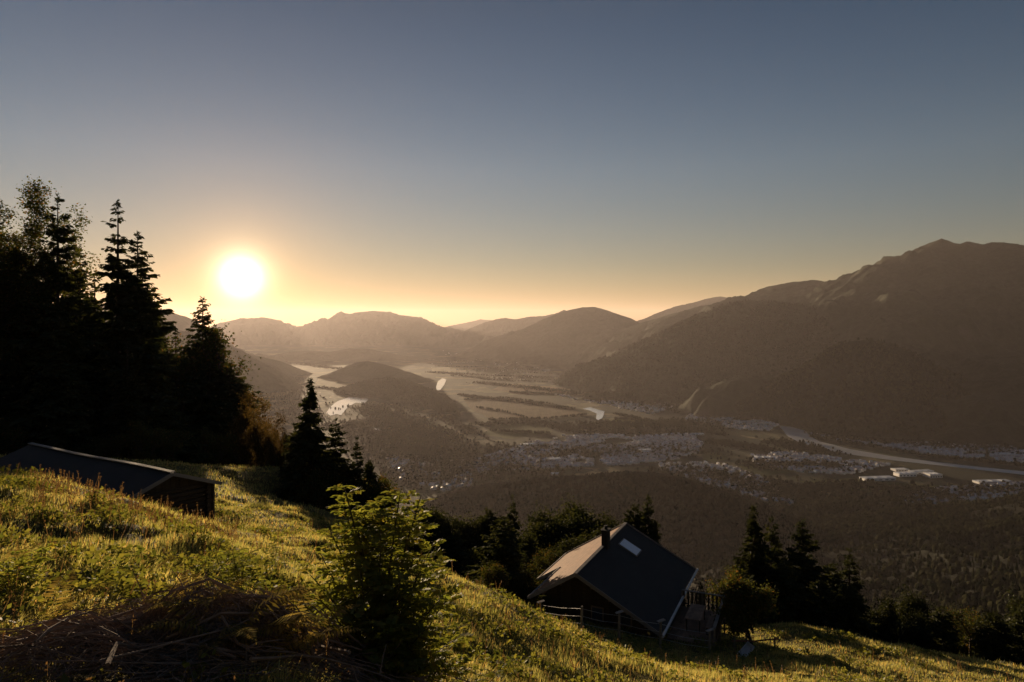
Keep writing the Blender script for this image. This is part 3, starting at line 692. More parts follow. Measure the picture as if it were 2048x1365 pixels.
# thin smoke-pale spire of the village church far up the valley
# ------------------------------------------------------------------ trees
M_bark = mat_plain('bark', (0.055, 0.042, 0.033), 0.95, 0.1, 0.4, 6)
M_needle = leaf_material('spruce_needles', (0.016, 0.024, 0.010), (0.045, 0.05, 0.020), 0.35, scale=0.6, gloss=.02)
M_leaf = leaf_material('broad_leaves', (0.030, 0.042, 0.012), (0.075, 0.08, 0.022), 0.5, scale=0.6, warm=(0.13, 0.07, 0.02), gloss=.02)
def quads(name, base, tip, side, mat):
    """rhombus leaves: base, two shoulders, tip"""
    mid = base*0.55+tip*0.45
    V = np.stack([base, mid+side, tip, mid-side], 1).reshape(-1, 3)
    return mesh_np(name, V, np.arange(len(V)).reshape(-1, 4), mat)
def unit(v): return v/(np.linalg.norm(v, axis=-1, keepdims=True)+1e-9)

def spruce_proto(seed, H=30.0, Rb=4.6, whorls=58, nb=6, tw=7.0, gap=0.0, bare=0.06, narrow_top=0.8, size=1.0):
    rs = np.random.RandomState(seed)
    t = MB(); zz = np.linspace(0, 1, 9)
    wob = np.cumsum(rs.normal(0, 0.012, (9, 2)), 0)
    t.tube(np.stack([wob[:, 0], wob[:, 1], zz*H], 1), 0.30*(1-zz)**0.9*(H/30)+0.02, 7)
    bs, ts, sd = [], [], []
    for w in range(whorls):
        f = bare+(1-bare)*(w+rs.uniform(-.3, .3))/whorls
        if f > 0.995: continue
        z = f*H
        if rs.rand() < gap*(0.4+f): continue
        for b in range(nb if f < 0.9 else 4):
            if rs.rand() < gap*0.5: continue
            a = rs.rand()*6.283; z = (f+rs.uniform(-.5, .5)*(1-bare)/whorls)*H; L = Rb*((1-f)**narrow_top)*rs.uniform(0.55, 1.15)*(1+0.25*math.sin(a*2+seed+f*4))+0.12
            up = 0.75*(f**2)-0.05+rs.uniform(-.25, .22); drop = 0.55*(1-f)+0.12
            n = max(4, int(L*tw)); s = np.sort(rs.uniform(0.08, 1, n))
            d = np.array([math.cos(a), math.sin(a), 0]); lat = np.array([-d[1], d[0], 0])
            p = d*(L*s)[:, None]; p[:, 2] = z+L*(up*s-drop*s**2+0.28*drop*s**4*2)
            for sg in (-1, 1):
                tl = (0.30*L*(1-s)**0.7+0.16*size+0.12)*rs.uniform(.6, 1.5, n)
                dr = d*rs.uniform(.3, .9, (n, 1))+lat*sg*rs.uniform(.4, 1.1, (n, 1)); dr[:, 2] -= rs.uniform(.1, 1.3, n)
                dr = unit(dr); bs.append(p); ts.append(p+dr*tl[:, None])
                sv = unit(np.cross(dr, rs.normal(size=(n, 3))))*(tl*rs.uniform(.17, .34, n))[:, None]; sd.append(sv)
            # the limb
            q0 = np.array([[0, 0, z]]); q1 = p[-1:]; m_ = p[n//2:n//2+1]
            bs += [q0, m_]; ts += [m_, q1]; sv = np.array([[0, 0, 0.035*size+0.012*L]]); sd += [sv, sv]
    k = 30; a = rs.rand(k)*6.28; p = np.stack([0*a, 0*a, H*(1-rs.rand(k)*.035)], 1); tip = p+np.stack([np.cos(a)*.3, np.sin(a)*.3, 0.35+0*a], 1)
    bs.append(p); ts.append(tip); sd.append(unit(rs.normal(size=(k, 3)))*.05)
    return ('spruce', t.mesh('trunk', M_bark, True), quads('crown', np.concatenate(bs), np.concatenate(ts), np.concatenate(sd), M_needle), H)

def broad_proto(seed, H=24.0, spread=0.36, first=0.22, leaf=0.26, per=12, levels=5, mat=None, clump=0.8, bush=False, trunk_r=0.32):
    rs = np.random.RandomState(seed); t = MB(); ends = []
    def grow(p, d, L, r, lv):
        n = 4; pts = [p]
        for i in range(n):
            d = unit(d+rs.normal(0, .13, 3)+np.array([0, 0, 0.05])); pts.append(pts[-1]+d*L/n)
        t.tube(pts, np.linspace(r, r*.62, n+1), 6 if lv < 2 else 4, cap=False)
        if lv >= 2: ends.extend(pts[2:])
        if lv >= levels: ends.append(pts[-1]); return
        for k in range(rs.randint(2, 4) if lv else rs.randint(4, 6)):
            f = rs.uniform(.45, 1) if k else 1.0
            q = np.array(pts[min(n, int(f*n+.5))])
            ax = unit(rs.normal(size=3)); nd = unit(d+ax*rs.uniform(.45, .95)+np.array([0, 0, .12]))
            grow(q, nd, L*rs.uniform(.62, .84), r*.6, lv+1)
    if bush:
        for k in range(7):
            a = rs.rand()*6.28; grow(np.array([0, 0, 0.]), unit(np.array([math.cos(a)*.6, math.sin(a)*.6, 1])), H*.3, trunk_r*.4, 1)
    else:
        grow(np.array([0, 0, 0.]), np.array([0, 0, 1.]), H*first, trunk_r, 0)
        for k in range(2): grow(np.array([0, 0, H*first*.8]), unit(rs.normal(0, .25, 3)+np.array([0, 0, 1])), H*.24, trunk_r*.7, 1)
    E = np.array(ends); top = E[:, 2].max(); wid = np.abs(E[:, :2]).max()
    sc = np.array([H*spread/wid, H*spread/wid, H/top*0.98])
    V, Fs = t.arrays(); V = V*sc; E = E*sc
    trunk = mesh_np('trunk', V, Fs, M_bark, smooth=True)
    n = len(E)*per; c = np.repeat(E, per, 0)+rs.normal(0, clump*.5, (n, 3))
    d = unit(rs.normal(size=(n, 3))+np.array([0, 0, -.2])); L = leaf*rs.uniform(.6, 1.3, n)[:, None]
    sd = unit(np.cross(d, rs.normal(size=(n, 3))))*L*.34
    return ('broadleaf_tree', trunk, quads('crown', c, c+d*L, sd, mat or M_leaf), H)

S_tall = [spruce_proto(1, 34, 4.6, 62, 6, 6.5, 0.10, .04), spruce_proto(2, 34, 5.0, 60, 6, 6.5, 0.16, .05, 0.7), spruce_proto(3, 30, 5.2, 56, 7, 6.5, 0.03, .03)]
S_mid = [spruce_proto(4, 16, 3.4, 44, 7, 9, 0.02, .03, .85, .6), spruce_proto(5, 16, 2.6, 42, 6, 9, 0.12, .04, .8, .6), spruce_proto(6, 14, 3.0, 38, 6, 9, 0.22, .04, .7, .6), spruce_proto(13, 14, 3.6, 36, 7, 9, 0.05, .03, .6, .6)]
B_tall = [broad_proto(7, 34, .25, .2, .25, 20, 6, clump=.75), broad_proto(8, 30, .28, .16, .25, 20, 6, clump=.75)]
B_mid = [broad_proto(9, 15, .36, .16, .24, 14, 5, clump=.9), broad_proto(10, 12, .42, .1, .22, 14, 5, clump=.9)]
M_flare_leaf = leaf_material('flare_tinted_leaves', (0.035, 0.028, 0.012), (0.085, 0.055, 0.022), 0.5, scale=0.6, gloss=.02)  # red veil of the sun flare painted into the leaf colour
B_flare = [broad_proto(19, 14, .36, .16, .26, 14, 5, clump=.9, mat=M_flare_leaf)]
B_bush = [broad_proto(11, 6, .5, .1, .18, 12, 4, clump=.6, bush=True), broad_proto(12, 5, .6, .1, .18, 12, 4, clump=.6, bush=True)]
B_pine = [broad_proto(14, 14, .30, .2, .34, 18, 5, clump=1.0, mat=M_needle), broad_proto(15, 13, .34, .14, .34, 18, 5, clump=1.1, mat=M_needle)]
SOLO = [broad_proto(16, 5.0, .36, .28, .13, 16, 5, clump=.40, trunk_r=.13)]
_tr = random.Random(4)
def tree(proto, px, top, d, label, group=None, wide=1.0,  name=None, cat=None, sink=0.3):
    kind, tm, cm, H = proto
    if kind == 'spruce': wide *= 1.38
    elif H > 12: wide *= 1.12
    b = on_ground(px, 0, d); zt = (HY-top)/F*d
    s = (zt-b[2]+sink)/H
    root = empty(name or kind, (b[0], b[1], b[2]-sink), _tr.uniform(0, 6.28))
    root.scale = (s*wide, s*wide, s)
    tag(root, label, cat or {'spruce': 'spruce', 'broadleaf_tree': 'tree'}[kind], group)
    add('trunk', tm, root); add('crown', cm, root)
    return root
FL = 'trees of the wood on the left'
for a in [(B_tall[0], 18, 352, 84, 'tallest airy broadleaf tree at the left edge of the photo', 1.05), (B_tall[1], -40, 395, 80, 'broadleaf tree cut by the left edge of the photo', 1.1),
          (S_tall[1], 115, 390, 82, 'tall dark spruce between the airy broadleaf tree and the tallest pair of spruces', .95), (S_tall[0], 233, 403, 90, 'tall ragged spruce with a gap beneath its tuft-like top', 1.05),
          (S_tall[2], 275, 466, 92, 'broad spruce with spreading right-hand boughs against the sky left of the sun', 1.15), (S_tall[2], 405, 596, 136, 'pointed spruce directly below and left of the sun', 1.15),
          (B_tall[1], 75, 500, 90, 'broadleaf tree behind the trunk of the airy tree', .9), (S_tall[1], 160, 490, 98, 'thin spruce with sparse boughs between the two tallest spruces', .9), (S_tall[0], 192, 545, 94, 'lower spruce left of the ragged spruce', 1.0),
          (S_tall[2], 305, 575, 118, 'spruce in front of the broad spruce, its tip below the bough ends', 1.0), (S_tall[0], 352, 655, 138, 'slim spruce in the dip between broad and pointed spruces', 1.0), (B_mid[0], 375, 675, 138, 'round-topped tree in the dip left of the pointed spruce', 1.0),
          (S_mid[0], 435, 668, 137, 'short spruce at the right shoulder of the pointed spruce', 1.1), (S_mid[3], 458, 728, 134, 'spruce tip stepping down on the edge of the wood', 1.2), (B_mid[0], 482, 758, 134, 'rounded tree on the descending edge of the wood', 1.0),
          (B_flare[0], 505, 785, 102, 'second rounded tree down the edge of the wood', .9), (B_flare[0], 528, 818, 74, 'leafy tree tinted by the sun flare low on the edge of the wood', .9), (B_flare[0], 548, 850, 68, 'leafy tree at the low end of the wood', .8), (B_flare[0], 566, 886, 63, 'last leafy bush at the right end of the wood', .8)]:
    tree(a[0], a[1], a[2], a[3], a[4], FL, a[5])
rr_ = random.Random(9)
def where_left(px):
    for lim, t_ in ((60, 'beneath the airy broadleaf tree at the left edge'), (170, 'below the tall dark spruce next to the airy tree'), (230, 'under the left of the two tallest spruces'), (300, 'under the right of the two tallest spruces'), (375, 'in the dip before the pointed spruce'), (470, 'under the pointed spruce')):
        if px < lim: return t_
    return 'at the low right end of the wood'
def where_belt(px):
    for lim, t_ in ((900, 'right behind the rowan shrub'), (1000, 'left of the large shaggy conifer by the hut'), (1120, 'behind the large shaggy conifer by the hut'), (1260, 'behind the hut roof'), (1560, 'behind the single leafy tree'), (1720, 'at the foot of the right spruce group'), (1880, 'past the right spruce group')):
        if px < lim: return t_
    return 'at the right edge of the meadow'
def kind_word(p): return {'spruce': 'dark spruce'}.get(p[0], 'dark broadleaf tree')
def edge(px):     # outline of the wood, photograph rows
    return float(np.interp(px, [-60, 60, 150, 230, 300, 340, 400, 450, 500, 560], [500, 530, 560, 560, 600, 670, 650, 725, 790, 890]))
for k in range(26):
    px = -60+k*24+rr_.uniform(-8, 8)
    if px > 545: continue
    d = rr_.uniform(80, 104) if px < 290 else rr_.uniform(118, 138); t0_ = edge(px)+rr_.uniform(0, 110)
    pr_ = rr_.choice([S_tall[2], S_mid[0], S_mid[3], B_mid[0], B_mid[1], S_tall[0]])
    tree(pr_, px, t0_, d, kind_word(pr_)+' massed '+where_left(px), FL, rr_.uniform(.95, 1.3))
for k in range(20):
    px = -40+k*30+rr_.uniform(-8, 8)
    if px > 560: continue
    tree(rr_.choice(B_bush+[B_mid[1]]), px, rr_.uniform(830, 880)+(px > 420)*30, rr_.uniform(76, 88) if px < 380 else rr_.uniform(100, 124), 'dark leafy undergrowth bush '+where_left(px), 'undergrowth of the left-hand wood', 1.3, name='bush', cat='bush')
# group of spruces in the middle
for a in [(S_mid[3], 572, 872, 70, 'dark spruce at the join of the wood and the middle group', 1.3), (S_mid[0], 548, 880, 76, 'dark spruce in front of the flare-tinted leafy tree', 1.2), (S_mid[3], 590, 905, 66, 'low spruce left of the tall dense spruce', 1.3), (S_mid[0], 620, 759, 58, 'tall dense spruce standing alone against the lake', 1.0), (S_mid[2], 672, 838, 60, 'thin see-through spruce next to the tall dense one', 1.0), (S_mid[1], 714, 876, 60, 'spiky-topped spruce right of the see-through one', 1.0),
          (S_mid[3], 592, 860, 61, 'spruce hidden in the left skirt of the tall dense one', 1.1), (S_mid[0], 650, 890, 62, 'short spruce between the dense and see-through ones', 1.0), (S_mid[3], 738, 922, 61, 'low spruce on the right flank of the spiky-topped one', 1.0), (B_bush[0], 760, 950, 60, 'rounded bush ending the middle spruce group', .9),
          (S_mid[3], 695, 920, 59, 'bushy young spruce in front of the spiky-topped one', 1.2), (B_bush[1], 578, 900, 64, 'leafy bush between the wood and the tall dense spruce', .9), (B_bush[0], 640, 930, 57, 'bush at the foot of the tall dense spruce', 1.1), (B_bush[1], 725, 960, 58, 'bush at the foot of the spiky-topped spruce', 1.1)]:
    tree(a[0], a[1], a[2], a[3], a[4], 'spruces of the middle group', a[5])
# trees below the meadow
for a in [(S_mid[2], 1025, 993, 60, 'thin spruce whose tuft stands over the dark trees left of the hut', .55), (S_mid[0], 1297, 992, 57, 'spruce rising behind the peak of the hut roof', .85), (S_mid[3], 1268, 1010, 59, 'shorter spruce left of the one behind the hut roof', .8),
          (S_mid[3], 1008, 1036, 46, 'large shaggy brownish conifer filling the gap left of the hut', 1.35), (B_pine[0], 862, 1015, 62, 'dark tree just right of the leafy shrub top', 1.0), (B_pine[1], 905, 1030, 63, 'dark rounded tree behind the right side of the shrub', 1.0), (B_pine[0], 945, 1028, 64, 'dark rounded tree left of the tufted thin spruce', 1.0),
          (S_mid[3], 982, 1022, 64, 'broken-topped spruce beneath the tufted thin spruce', 1.0), (B_pine[1], 1062, 1030, 66, 'dark pine-like tree right of the tufted thin spruce', 1.0), (B_pine[0], 1102, 1026, 66, 'flat-topped dark pine between shaggy conifer and hut', 1.0), (B_pine[1], 1140, 1022, 67, 'highest of the flat-topped dark pines left of the hut', 1.0),
          (B_pine[0], 1175, 1028, 66, 'dark pine directly left of the hut chimney', .9), (B_pine[1], 1205, 1048, 66, 'low dark pine behind the hut chimney', .8), (B_mid[0], 1085, 1090, 52, 'leafy tree behind the low eave of the hut', 1.0), (B_bush[0], 1045, 1140, 44, 'dark bush against the left end of the hut', 1.2), (B_bush[1], 1090, 1192, 38.5, 'bush covering the lower left corner of the hut roof', .8), (B_bush[1], 985, 1130, 42, 'dark bush left of the hut at the meadow edge', 1.0),
          (S_mid[1], 1402, 1160, 52, 'small spruce beyond the deck railing', .7), (S_mid[0], 1508, 1013, 50, 'tallest spruce of the group right of the hut', 1.05), (S_mid[2], 1543, 1038, 52, 'slim open spruce just right of the tallest one', .9), (S_mid[0], 1604, 1041, 50, 'broad spruce at the right of the tall pair', 1.2), (S_mid[3], 1662, 1130, 53, 'low wide spruce between two pointed ones', 1.0),
          (S_mid[1], 1699, 1098, 51, 'pointed spruce standing last before the dark slope', 1.15), (B_bush[0], 1465, 1135, 46, 'dark bush behind the single leafy tree by the deck', 1.0), (S_mid[3], 1570, 1120, 48, 'spruce filling the foot of the right-hand group', 1.2), (S_mid[3], 1640, 1160, 47, 'dense low spruce at the crest of the right meadow', 1.2), (S_mid[3], 1700, 1170, 47, 'dense low spruce below the last pointed one', 1.2),
          (B_pine[0], 1770, 1203, 52, 'first low dark tree along the right meadow edge', .9), (B_pine[1], 1832, 1202, 53, 'low double-topped dark tree along the right meadow edge', 1.0), (S_mid[3], 1885, 1215, 50, 'low spruce along the right meadow edge', 1.1), (B_mid[0], 1940, 1208, 52, 'reddish low tree along the right meadow edge', 1.2), (S_mid[3], 1990, 1225, 50, 'low dark spruce near the right edge of the photo', 1.1), (S_mid[2], 2042, 1212, 50, 'low spruce cut by the right edge of the photo', 1.0), (B_pine[1], 2090, 1220, 52, 'dark tree just outside the right edge', 1.0)]:
    tree(a[0], a[1], a[2], a[3], a[4], 'trees below the meadow', a[5])
for k in range(34):
    px = 830+k*38+rr_.uniform(-12, 12)
    if 1330 < px < 1450: continue
    tp = 1075 if px < 1240 else (1190 if px < 1720 else 1245)
    pr_ = rr_.choice([S_mid[3], B_pine[0], B_pine[1], S_mid[0], B_bush[0]])
    tree(pr_, px, tp+rr_.uniform(-15, 40)+(px > 1450)*0, rr_.uniform(52, 74) if px < 1240 else rr_.uniform(50, 60), kind_word(pr_)+' low in the belt '+where_belt(px), 'belt of dark trees behind the meadow edge', rr_.uniform(.9, 1.4))
tree(SOLO[0], 1506, 1150, 37.5, 'single small leafy tree with a bare trunk on the meadow right of the deck', None, 1.15)

# ------------------------------------------------------------------ timber materials
def mat_wood(name, c, rot=(0, 0, 0), stretch=(1, 1, 12), rough=0.85, spec=0.2, var=0.35, rnd=0.35):
    m, nt, out = material(name); n = NT(nt)
    f = n.noise(2.2, 6, 0.65, n.pos(stretch, rot, obj=True), 0.4)
    cc = n.ramp(f, [(0.3, tuple(v*(1-var) for v in c)), (0.7, tuple(v*(1+var) for v in c))])
    g = n.node('ShaderNodeObjectInfo'); hv = n.node('ShaderNodeHueSaturation'); nt.links.new(cc, hv.inputs['Color'])
    mm = n.node('ShaderNodeMath', operation='MULTIPLY_ADD'); nt.links.new(g.outputs['Random'], mm.inputs[0]); mm.inputs[1].default_value = rnd; mm.inputs[2].default_value = 1-rnd/2
    nt.links.new(mm.outputs[0], hv.inputs['Value'])
    nt.links.new(n.bsdf(hv.outputs[0], rough, spec, n.bump(f, 0.6, 0.02)), out.inputs[0]); return m
M_log = mat_wood('weathered_log', (0.060, 0.045, 0.034)); M_board = mat_wood('weathered_board', (0.17, 0.125, 0.095)); M_post = mat_wood('grey_post', (0.20, 0.17, 0.14)); M_deck = mat_wood('deck_board', (0.23, 0.15, 0.11)); M_trim = mat_wood('grey_trim', (0.24, 0.22, 0.21), var=.2)
M_sheet = mat_plain('dark_roof_sheet', (0.045, 0.046, 0.050), 0.8, 0.15, 0.10, 0.5, rnd=0.05)
M_shing_lit = mat_plain('shingle', (0.15, 0.075, 0.042), 0.8, 0.12, 0.3, 2.5, rnd=0.15)  # shingle brown with the low sun's orange on the left roof plane painted in
M_dark = mat_plain('soot', (0.025, 0.024, 0.024), 0.8); M_glass = mat_plain('roof_glass', (0.78, 0.80, 0.92), 0.15, 1.0, .05)
M_white = mat_plain('pale_metal', (0.55, 0.56, 0.60), 0.45, 0.5, .15)

def slab(mb, a, b, c, d, th):
    """thin slab under the quad a b c d"""
    a, b, c, d = (np.asarray(v, float) for v in (a, b, c, d)); nrm = unit(np.cross(b-a, d-a)); nrm = nrm if nrm[2] > 0 else -nrm
    V = [a, b, c, d, a-nrm*th, b-nrm*th, c-nrm*th, d-nrm*th]
    mb.put(V, f4=[(0, 1, 2, 3), (7, 6, 5, 4), (0, 4, 5, 1), (1, 5, 6, 2), (2, 6, 7, 3), (3, 7, 4, 0)])

# ------------------------------------------------------------------ log barn
BD = 32.0
r0 = P(345, 947, BD); r1 = P(60, 890, BD*297/240.); r1[2] = r0[2]
ax = unit(r1-r0); pp = np.array([-ax[1], ax[0], 0.]); pp = pp if pp[1] > 0 else -pp     # pp: away from the eye, right
Lb = float(np.linalg.norm(r1-r0)); W = 2.5; tanp = 0.37
barn = empty('barn', (0, 0, 0)); tag(barn, 'low dark log barn with a long sheet roof behind the crest of the grassy slope', 'barn')
def rp_(t, w, dz=0.0): return r0+ax*t+pp*w+np.array([0, 0, -tanp*abs(w)+dz+0.03*math.sin(t*.55)])
NS = 15
for sgn in (-1, 1):
    for k in range(NS):
        mb = MB(); a_, b_ = k*Lb/NS+.0015, (k+1)*Lb/NS-.0015; wob = 0
        slab(mb, rp_(a_, 0.02*sgn, wob), rp_(b_, .02*sgn, wob), rp_(b_, sgn*W, wob), rp_(a_, sgn*W, wob), .04)
        mb.build('roof_sheet', M_sheet, barn)
mb = MB()
for k in range(10): mb.bar(rp_(k*Lb/10, 0, .06), rp_((k+1)*Lb/10, 0, .06), .26, .05)
mb.build('ridge_cap', M_trim, barn)
for sgn in (-1, 1):
    mb = MB(); mb.bar(rp_(-.05, 0, -.03), rp_(-.05, sgn*W*1.02, -.03), .05, .17); mb.build('barge_board', M_trim, barn)
    mb = MB(); mb.bar(rp_(0, sgn*(W+.03), -.02), rp_(Lb, sgn*(W+.03), -.02), .04, .10); mb.build('eave_board', M_trim, barn)
Wi = W-.45; t0_ = .55; zb = r0[2]-tanp*Wi-.12
for k in range(13):                         # gable logs, each its own
    z = zb-.11-.225*k; jit = rr_.uniform(-.02, .02)
    mb = MB(); mb.tube([r0*[1, 1, 0]+ax*(t0_+jit)+pp*(-Wi-.25)+[0, 0, z], r0*[1, 1, 0]+ax*(t0_-jit)+pp*(Wi+.25)+[0, 0, z+rr_.uniform(-.02, .02)]], [.112, .118], 8); mb.build('log', M_log, barn)
for k in range(13):
    for sgn in (-1, 1):
        z = zb-.22-.225*k; mb = MB(); mb.tube([r0*[1, 1, 0]+ax*(t0_-.3)+pp*(sgn*Wi)+[0, 0, z], r0*[1, 1, 0]+ax*(Lb-.4)+pp*(sgn*Wi)+[0, 0, z]], .112, 8); mb.build('log', M_log, barn)
nb_ = 18
for k in range(nb_):                        # vertical boards of the gable triangle
    w0 = -Wi+k*2*Wi/nb_; w1 = w0+2*Wi/nb_-.015; q = lambda w, z: r0*[1, 1, 0]+ax*(t0_+.05*(k % 2)*.3)+pp*w+[0, 0, z]
    z0 = zb+.0; zt0, zt1 = r0[2]-tanp*abs(w0)-.09, r0[2]-tanp*abs(w1)-.09
    mb = MB(); o_ = -ax*.03
    V = [q(w0, z0), q(w1, z0), q(w1, zt1), q(w0, zt0)]; V = V+[v+o_ for v in V]
    mb.put(V, f4=[(0, 1, 2, 3), (7, 6, 5, 4), (0, 4, 5, 1), (1, 5, 6, 2), (2, 6, 7, 3), (3, 7, 4, 0)]); mb.build('gable_board', M_log, barn)
for w_ in (Wi+.36, -Wi-.36):
    mb = MB(); mb.bar(r0*[1, 1, 0]+ax*(t0_-.05)+pp*w_+[0, 0, zb-3.2], r0*[1, 1, 0]+ax*(t0_-.05)+pp*w_+[0, 0, r0[2]-tanp*abs(w_)-.06], .16, .16, (1, 0, 0)); mb.build('corner_post', M_log, barn)

# ------------------------------------------------------------------ alpine hut
hr = P(1151, 1149, 38.0); ha = unit(np.array([.415, .91, 0])); hp = np.array([ha[1], -ha[0], 0.])
LH = 10.6
hut = empty('alpine_hut', (0, 0, 0)); tag(hut, 'small timber hut with steep dark roof, stub chimney and roof window on the slope', 'hut')
TR, TL = 0.525, 0.62
def hp_(t, w, dz=0.0): return hr+ha*t+hp*w+np.array([0, 0, -(TR*w if w > 0 else -TL*w)+dz])
def courses(name, t0, t1, w0, w1, n, mat, side):
    mb = MB(); rs = np.random.RandomState(int(t0*10)+n)
    for k in range(n):
        a, b = w0+(w1-w0)*k/n, w0+(w1-w0)*(k+1.15)/n
        cuts = np.sort(np.concatenate([[t0, t1], rs.uniform(t0, t1, 9)]))
        for c0, c1 in zip(cuts[:-1], cuts[1:]):
            if c1-c0 < .03: continue
            lift = 0
            slab(mb, hp_(c0+.0015, side*a, .012+lift), hp_(c1-.0015, side*a, .012+lift), hp_(c1-.0015, side*b, .028+lift), hp_(c0+.0015, side*b, .028+lift), .02)
    o = mb.build('shingles', mat, hut); o['kind'] = 'stuff'; return o
courses('s', 0, LH, 0, 4.75, 26, M_sheet, 1)
courses('s', 0, 5.1, 0, 2.75, 18, M_shing_lit, -1); courses('s', 5.1, LH, 0, 4.3, 28, M_shing_lit, -1)
for (t0, t1, wm, sd) in ((0.1, LH-.1, 4.7, 1), (0.1, 5.05, 2.7, -1), (5.15, LH-.1, 4.2, -1)):
    mb = MB(); slab(mb, hp_(t0, 0, -.02), hp_(t1, 0, -.02), hp_(t1, sd*wm, -.02), hp_(t0, sd*wm, -.02), .07); mb.build('roof_deck', M_board, hut)
mb = MB(); mb.bar(hp_(-.05, .0, .055), hp_(LH+.05, .0, .055), .20, .05); mb.build('ridge_cap', M_trim, hut)
for (t_, w0, w1, nm) in ((-.04, .02, 4.82, 'b'), (-.04, -.02, -2.8, 'b'), (LH+.04, .02, 4.82, 'b'), (LH+.04, -.02, -4.35, 'b'), (5.08, -2.75, -4.35, 'b')):
    mb = MB(); mb.bar(hp_(t_, w0, .0), hp_(t_, w1, .0), .05, .20); mb.build('barge_board', M_trim, hut)
for (t0, t1, w_) in ((-.05, LH+.25, 4.86), (-.05, 5.1, -2.86), (5.1, LH+.05, -4.41)):
    mb = MB(); mb.tube([hp_(t0, w_, .02), hp_(t1, w_, .02)], .075, 8); mb.build('gutter', M_white if w_ > 0 else M_trim, hut)
# walls: dark boards, one by one on the near gable, side walls of logs
zbase = -20.5
def wallpt(t, w, z): return np.array([*(hr+ha*t+hp*w)[:2], z])
def board_wall(t0, w0, t1, w1, bw, top):
    A_, B_ = np.array([t0, w0]), np.array([t1, w1]); L = np.linalg.norm(B_-A_); n = int(L/bw); dn = (B_-A_)/L; nr = np.array([dn[1], -dn[0]])
    for k in range(n):
        a = A_+dn*(k*bw); b = A_+dn*((k+1)*bw-.012); off = .012*(k % 2)
        V = []
        for q_ in (a+nr*off, b+nr*off): V.append((q_, zbase)); 
        tops = [top(a), top(b)]
        P8 = [wallpt(*(a+nr*off), zbase), wallpt(*(b+nr*off), zbase), wallpt(*(b+nr*off), tops[1]), wallpt(*(a+nr*off), tops[0])]
        P8 += [wallpt(*(a+nr*(off+.035)), zbase), wallpt(*(b+nr*(off+.035)), zbase), wallpt(*(b+nr*(off+.035)), tops[1]), wallpt(*(a+nr*(off+.035)), tops[0])]
        mb = MB(); mb.put(P8, f4=[(3, 2, 1, 0), (4, 5, 6, 7), (0, 1, 5, 4), (1, 2, 6, 5), (2, 3, 7, 6), (3, 0, 4, 7)]); mb.build('wall_board', M_log, hut)
rt = lambda q_: hr[2]-(TR*q_[1] if q_[1] > 0 else -TL*q_[1])-.10
board_wall(.9, -2.1, .9, 4.0, .22, rt); board_wall(.9, 4.0, LH-.8, 4.0, .24, rt); board_wall(LH-.8, 4.0, LH-.8, -3.6, .24, rt); board_wall(.9, -2.1, 5.6, -2.1, .24, rt); board_wall(5.6, -3.6, LH-.8, -3.6, .24, rt); board_wall(5.6, -2.1, 5.6, -3.6, .24, rt)
for w_ in (-2.0, -.9, 0, .9, 1.9, 2.9, 3.9):
    mb = MB(); mb.bar(hp_(.05, w_, -.17), hp_(1.0, w_, -.17), .10, .14); mb.build('rafter_tail', M_board, hut)
for (t_, w_) in ((.85, 1.0), (.85, 2.6)):
    fr = MB(); c0 = wallpt(t_-.05, w_-.35, -16.6); mbx = MB()
    fr.box(c0, hp*.75, -ha*.05, (0, 0, .8)); f_ = fr.build('window', M_board, hut); mbx.box(c0+hp*.08-ha*.055+[0, 0, .08], hp*.59, -ha*.01, (0, 0, .64)); mbx.build('pane', M_win, f_)
# chimney on the ridge and the roof window
def ridge_t(px):      # distance along the ridge seen at column px
    t = np.linspace(0, LH, 200); q_ = hr[None]+ha[None]*t[:, None]; return float(np.interp(px, 1024+F*q_[:, 0]/q_[:, 1], t))
tc = ridge_t(1208)
ch = MB(); c = hp_(tc, .12); ch.box(c-ha*.28-hp*.20-[0, 0, .5], ha*.56, hp*.40, (0, 0, 1.55)); cho = ch.build('chimney', M_dark, hut)
ch = MB(); ch.box(c-ha*.34-hp*.26+[0, 0, 1.052], ha*.68, hp*.52, (0, 0, .07)); ch.tube([c+[0, 0, 1.12], c+[0, 0, 1.34]], .11, 10); ch.build('chimney_cap', M_dark, cho)
ts = ridge_t(1236)-.15
sk = MB(); k0, k1, w0, w1 = ts-1.75, ts-.45, .55, 1.80
slab(sk, hp_(k0, w0, .10), hp_(k1, w0, .10), hp_(k1, w1, .10), hp_(k0, w1, .10), .10); sko = sk.build('roof_window', M_trim, hut)
sk = MB(); slab(sk, hp_(k0+.07, w0+.07, .115), hp_(k1-.07, w0+.07, .115), hp_(k1-.07, w1-.07, .115), hp_(k0+.07, w1-.07, .115), .012); sk.build('pane', M_glass, sko)

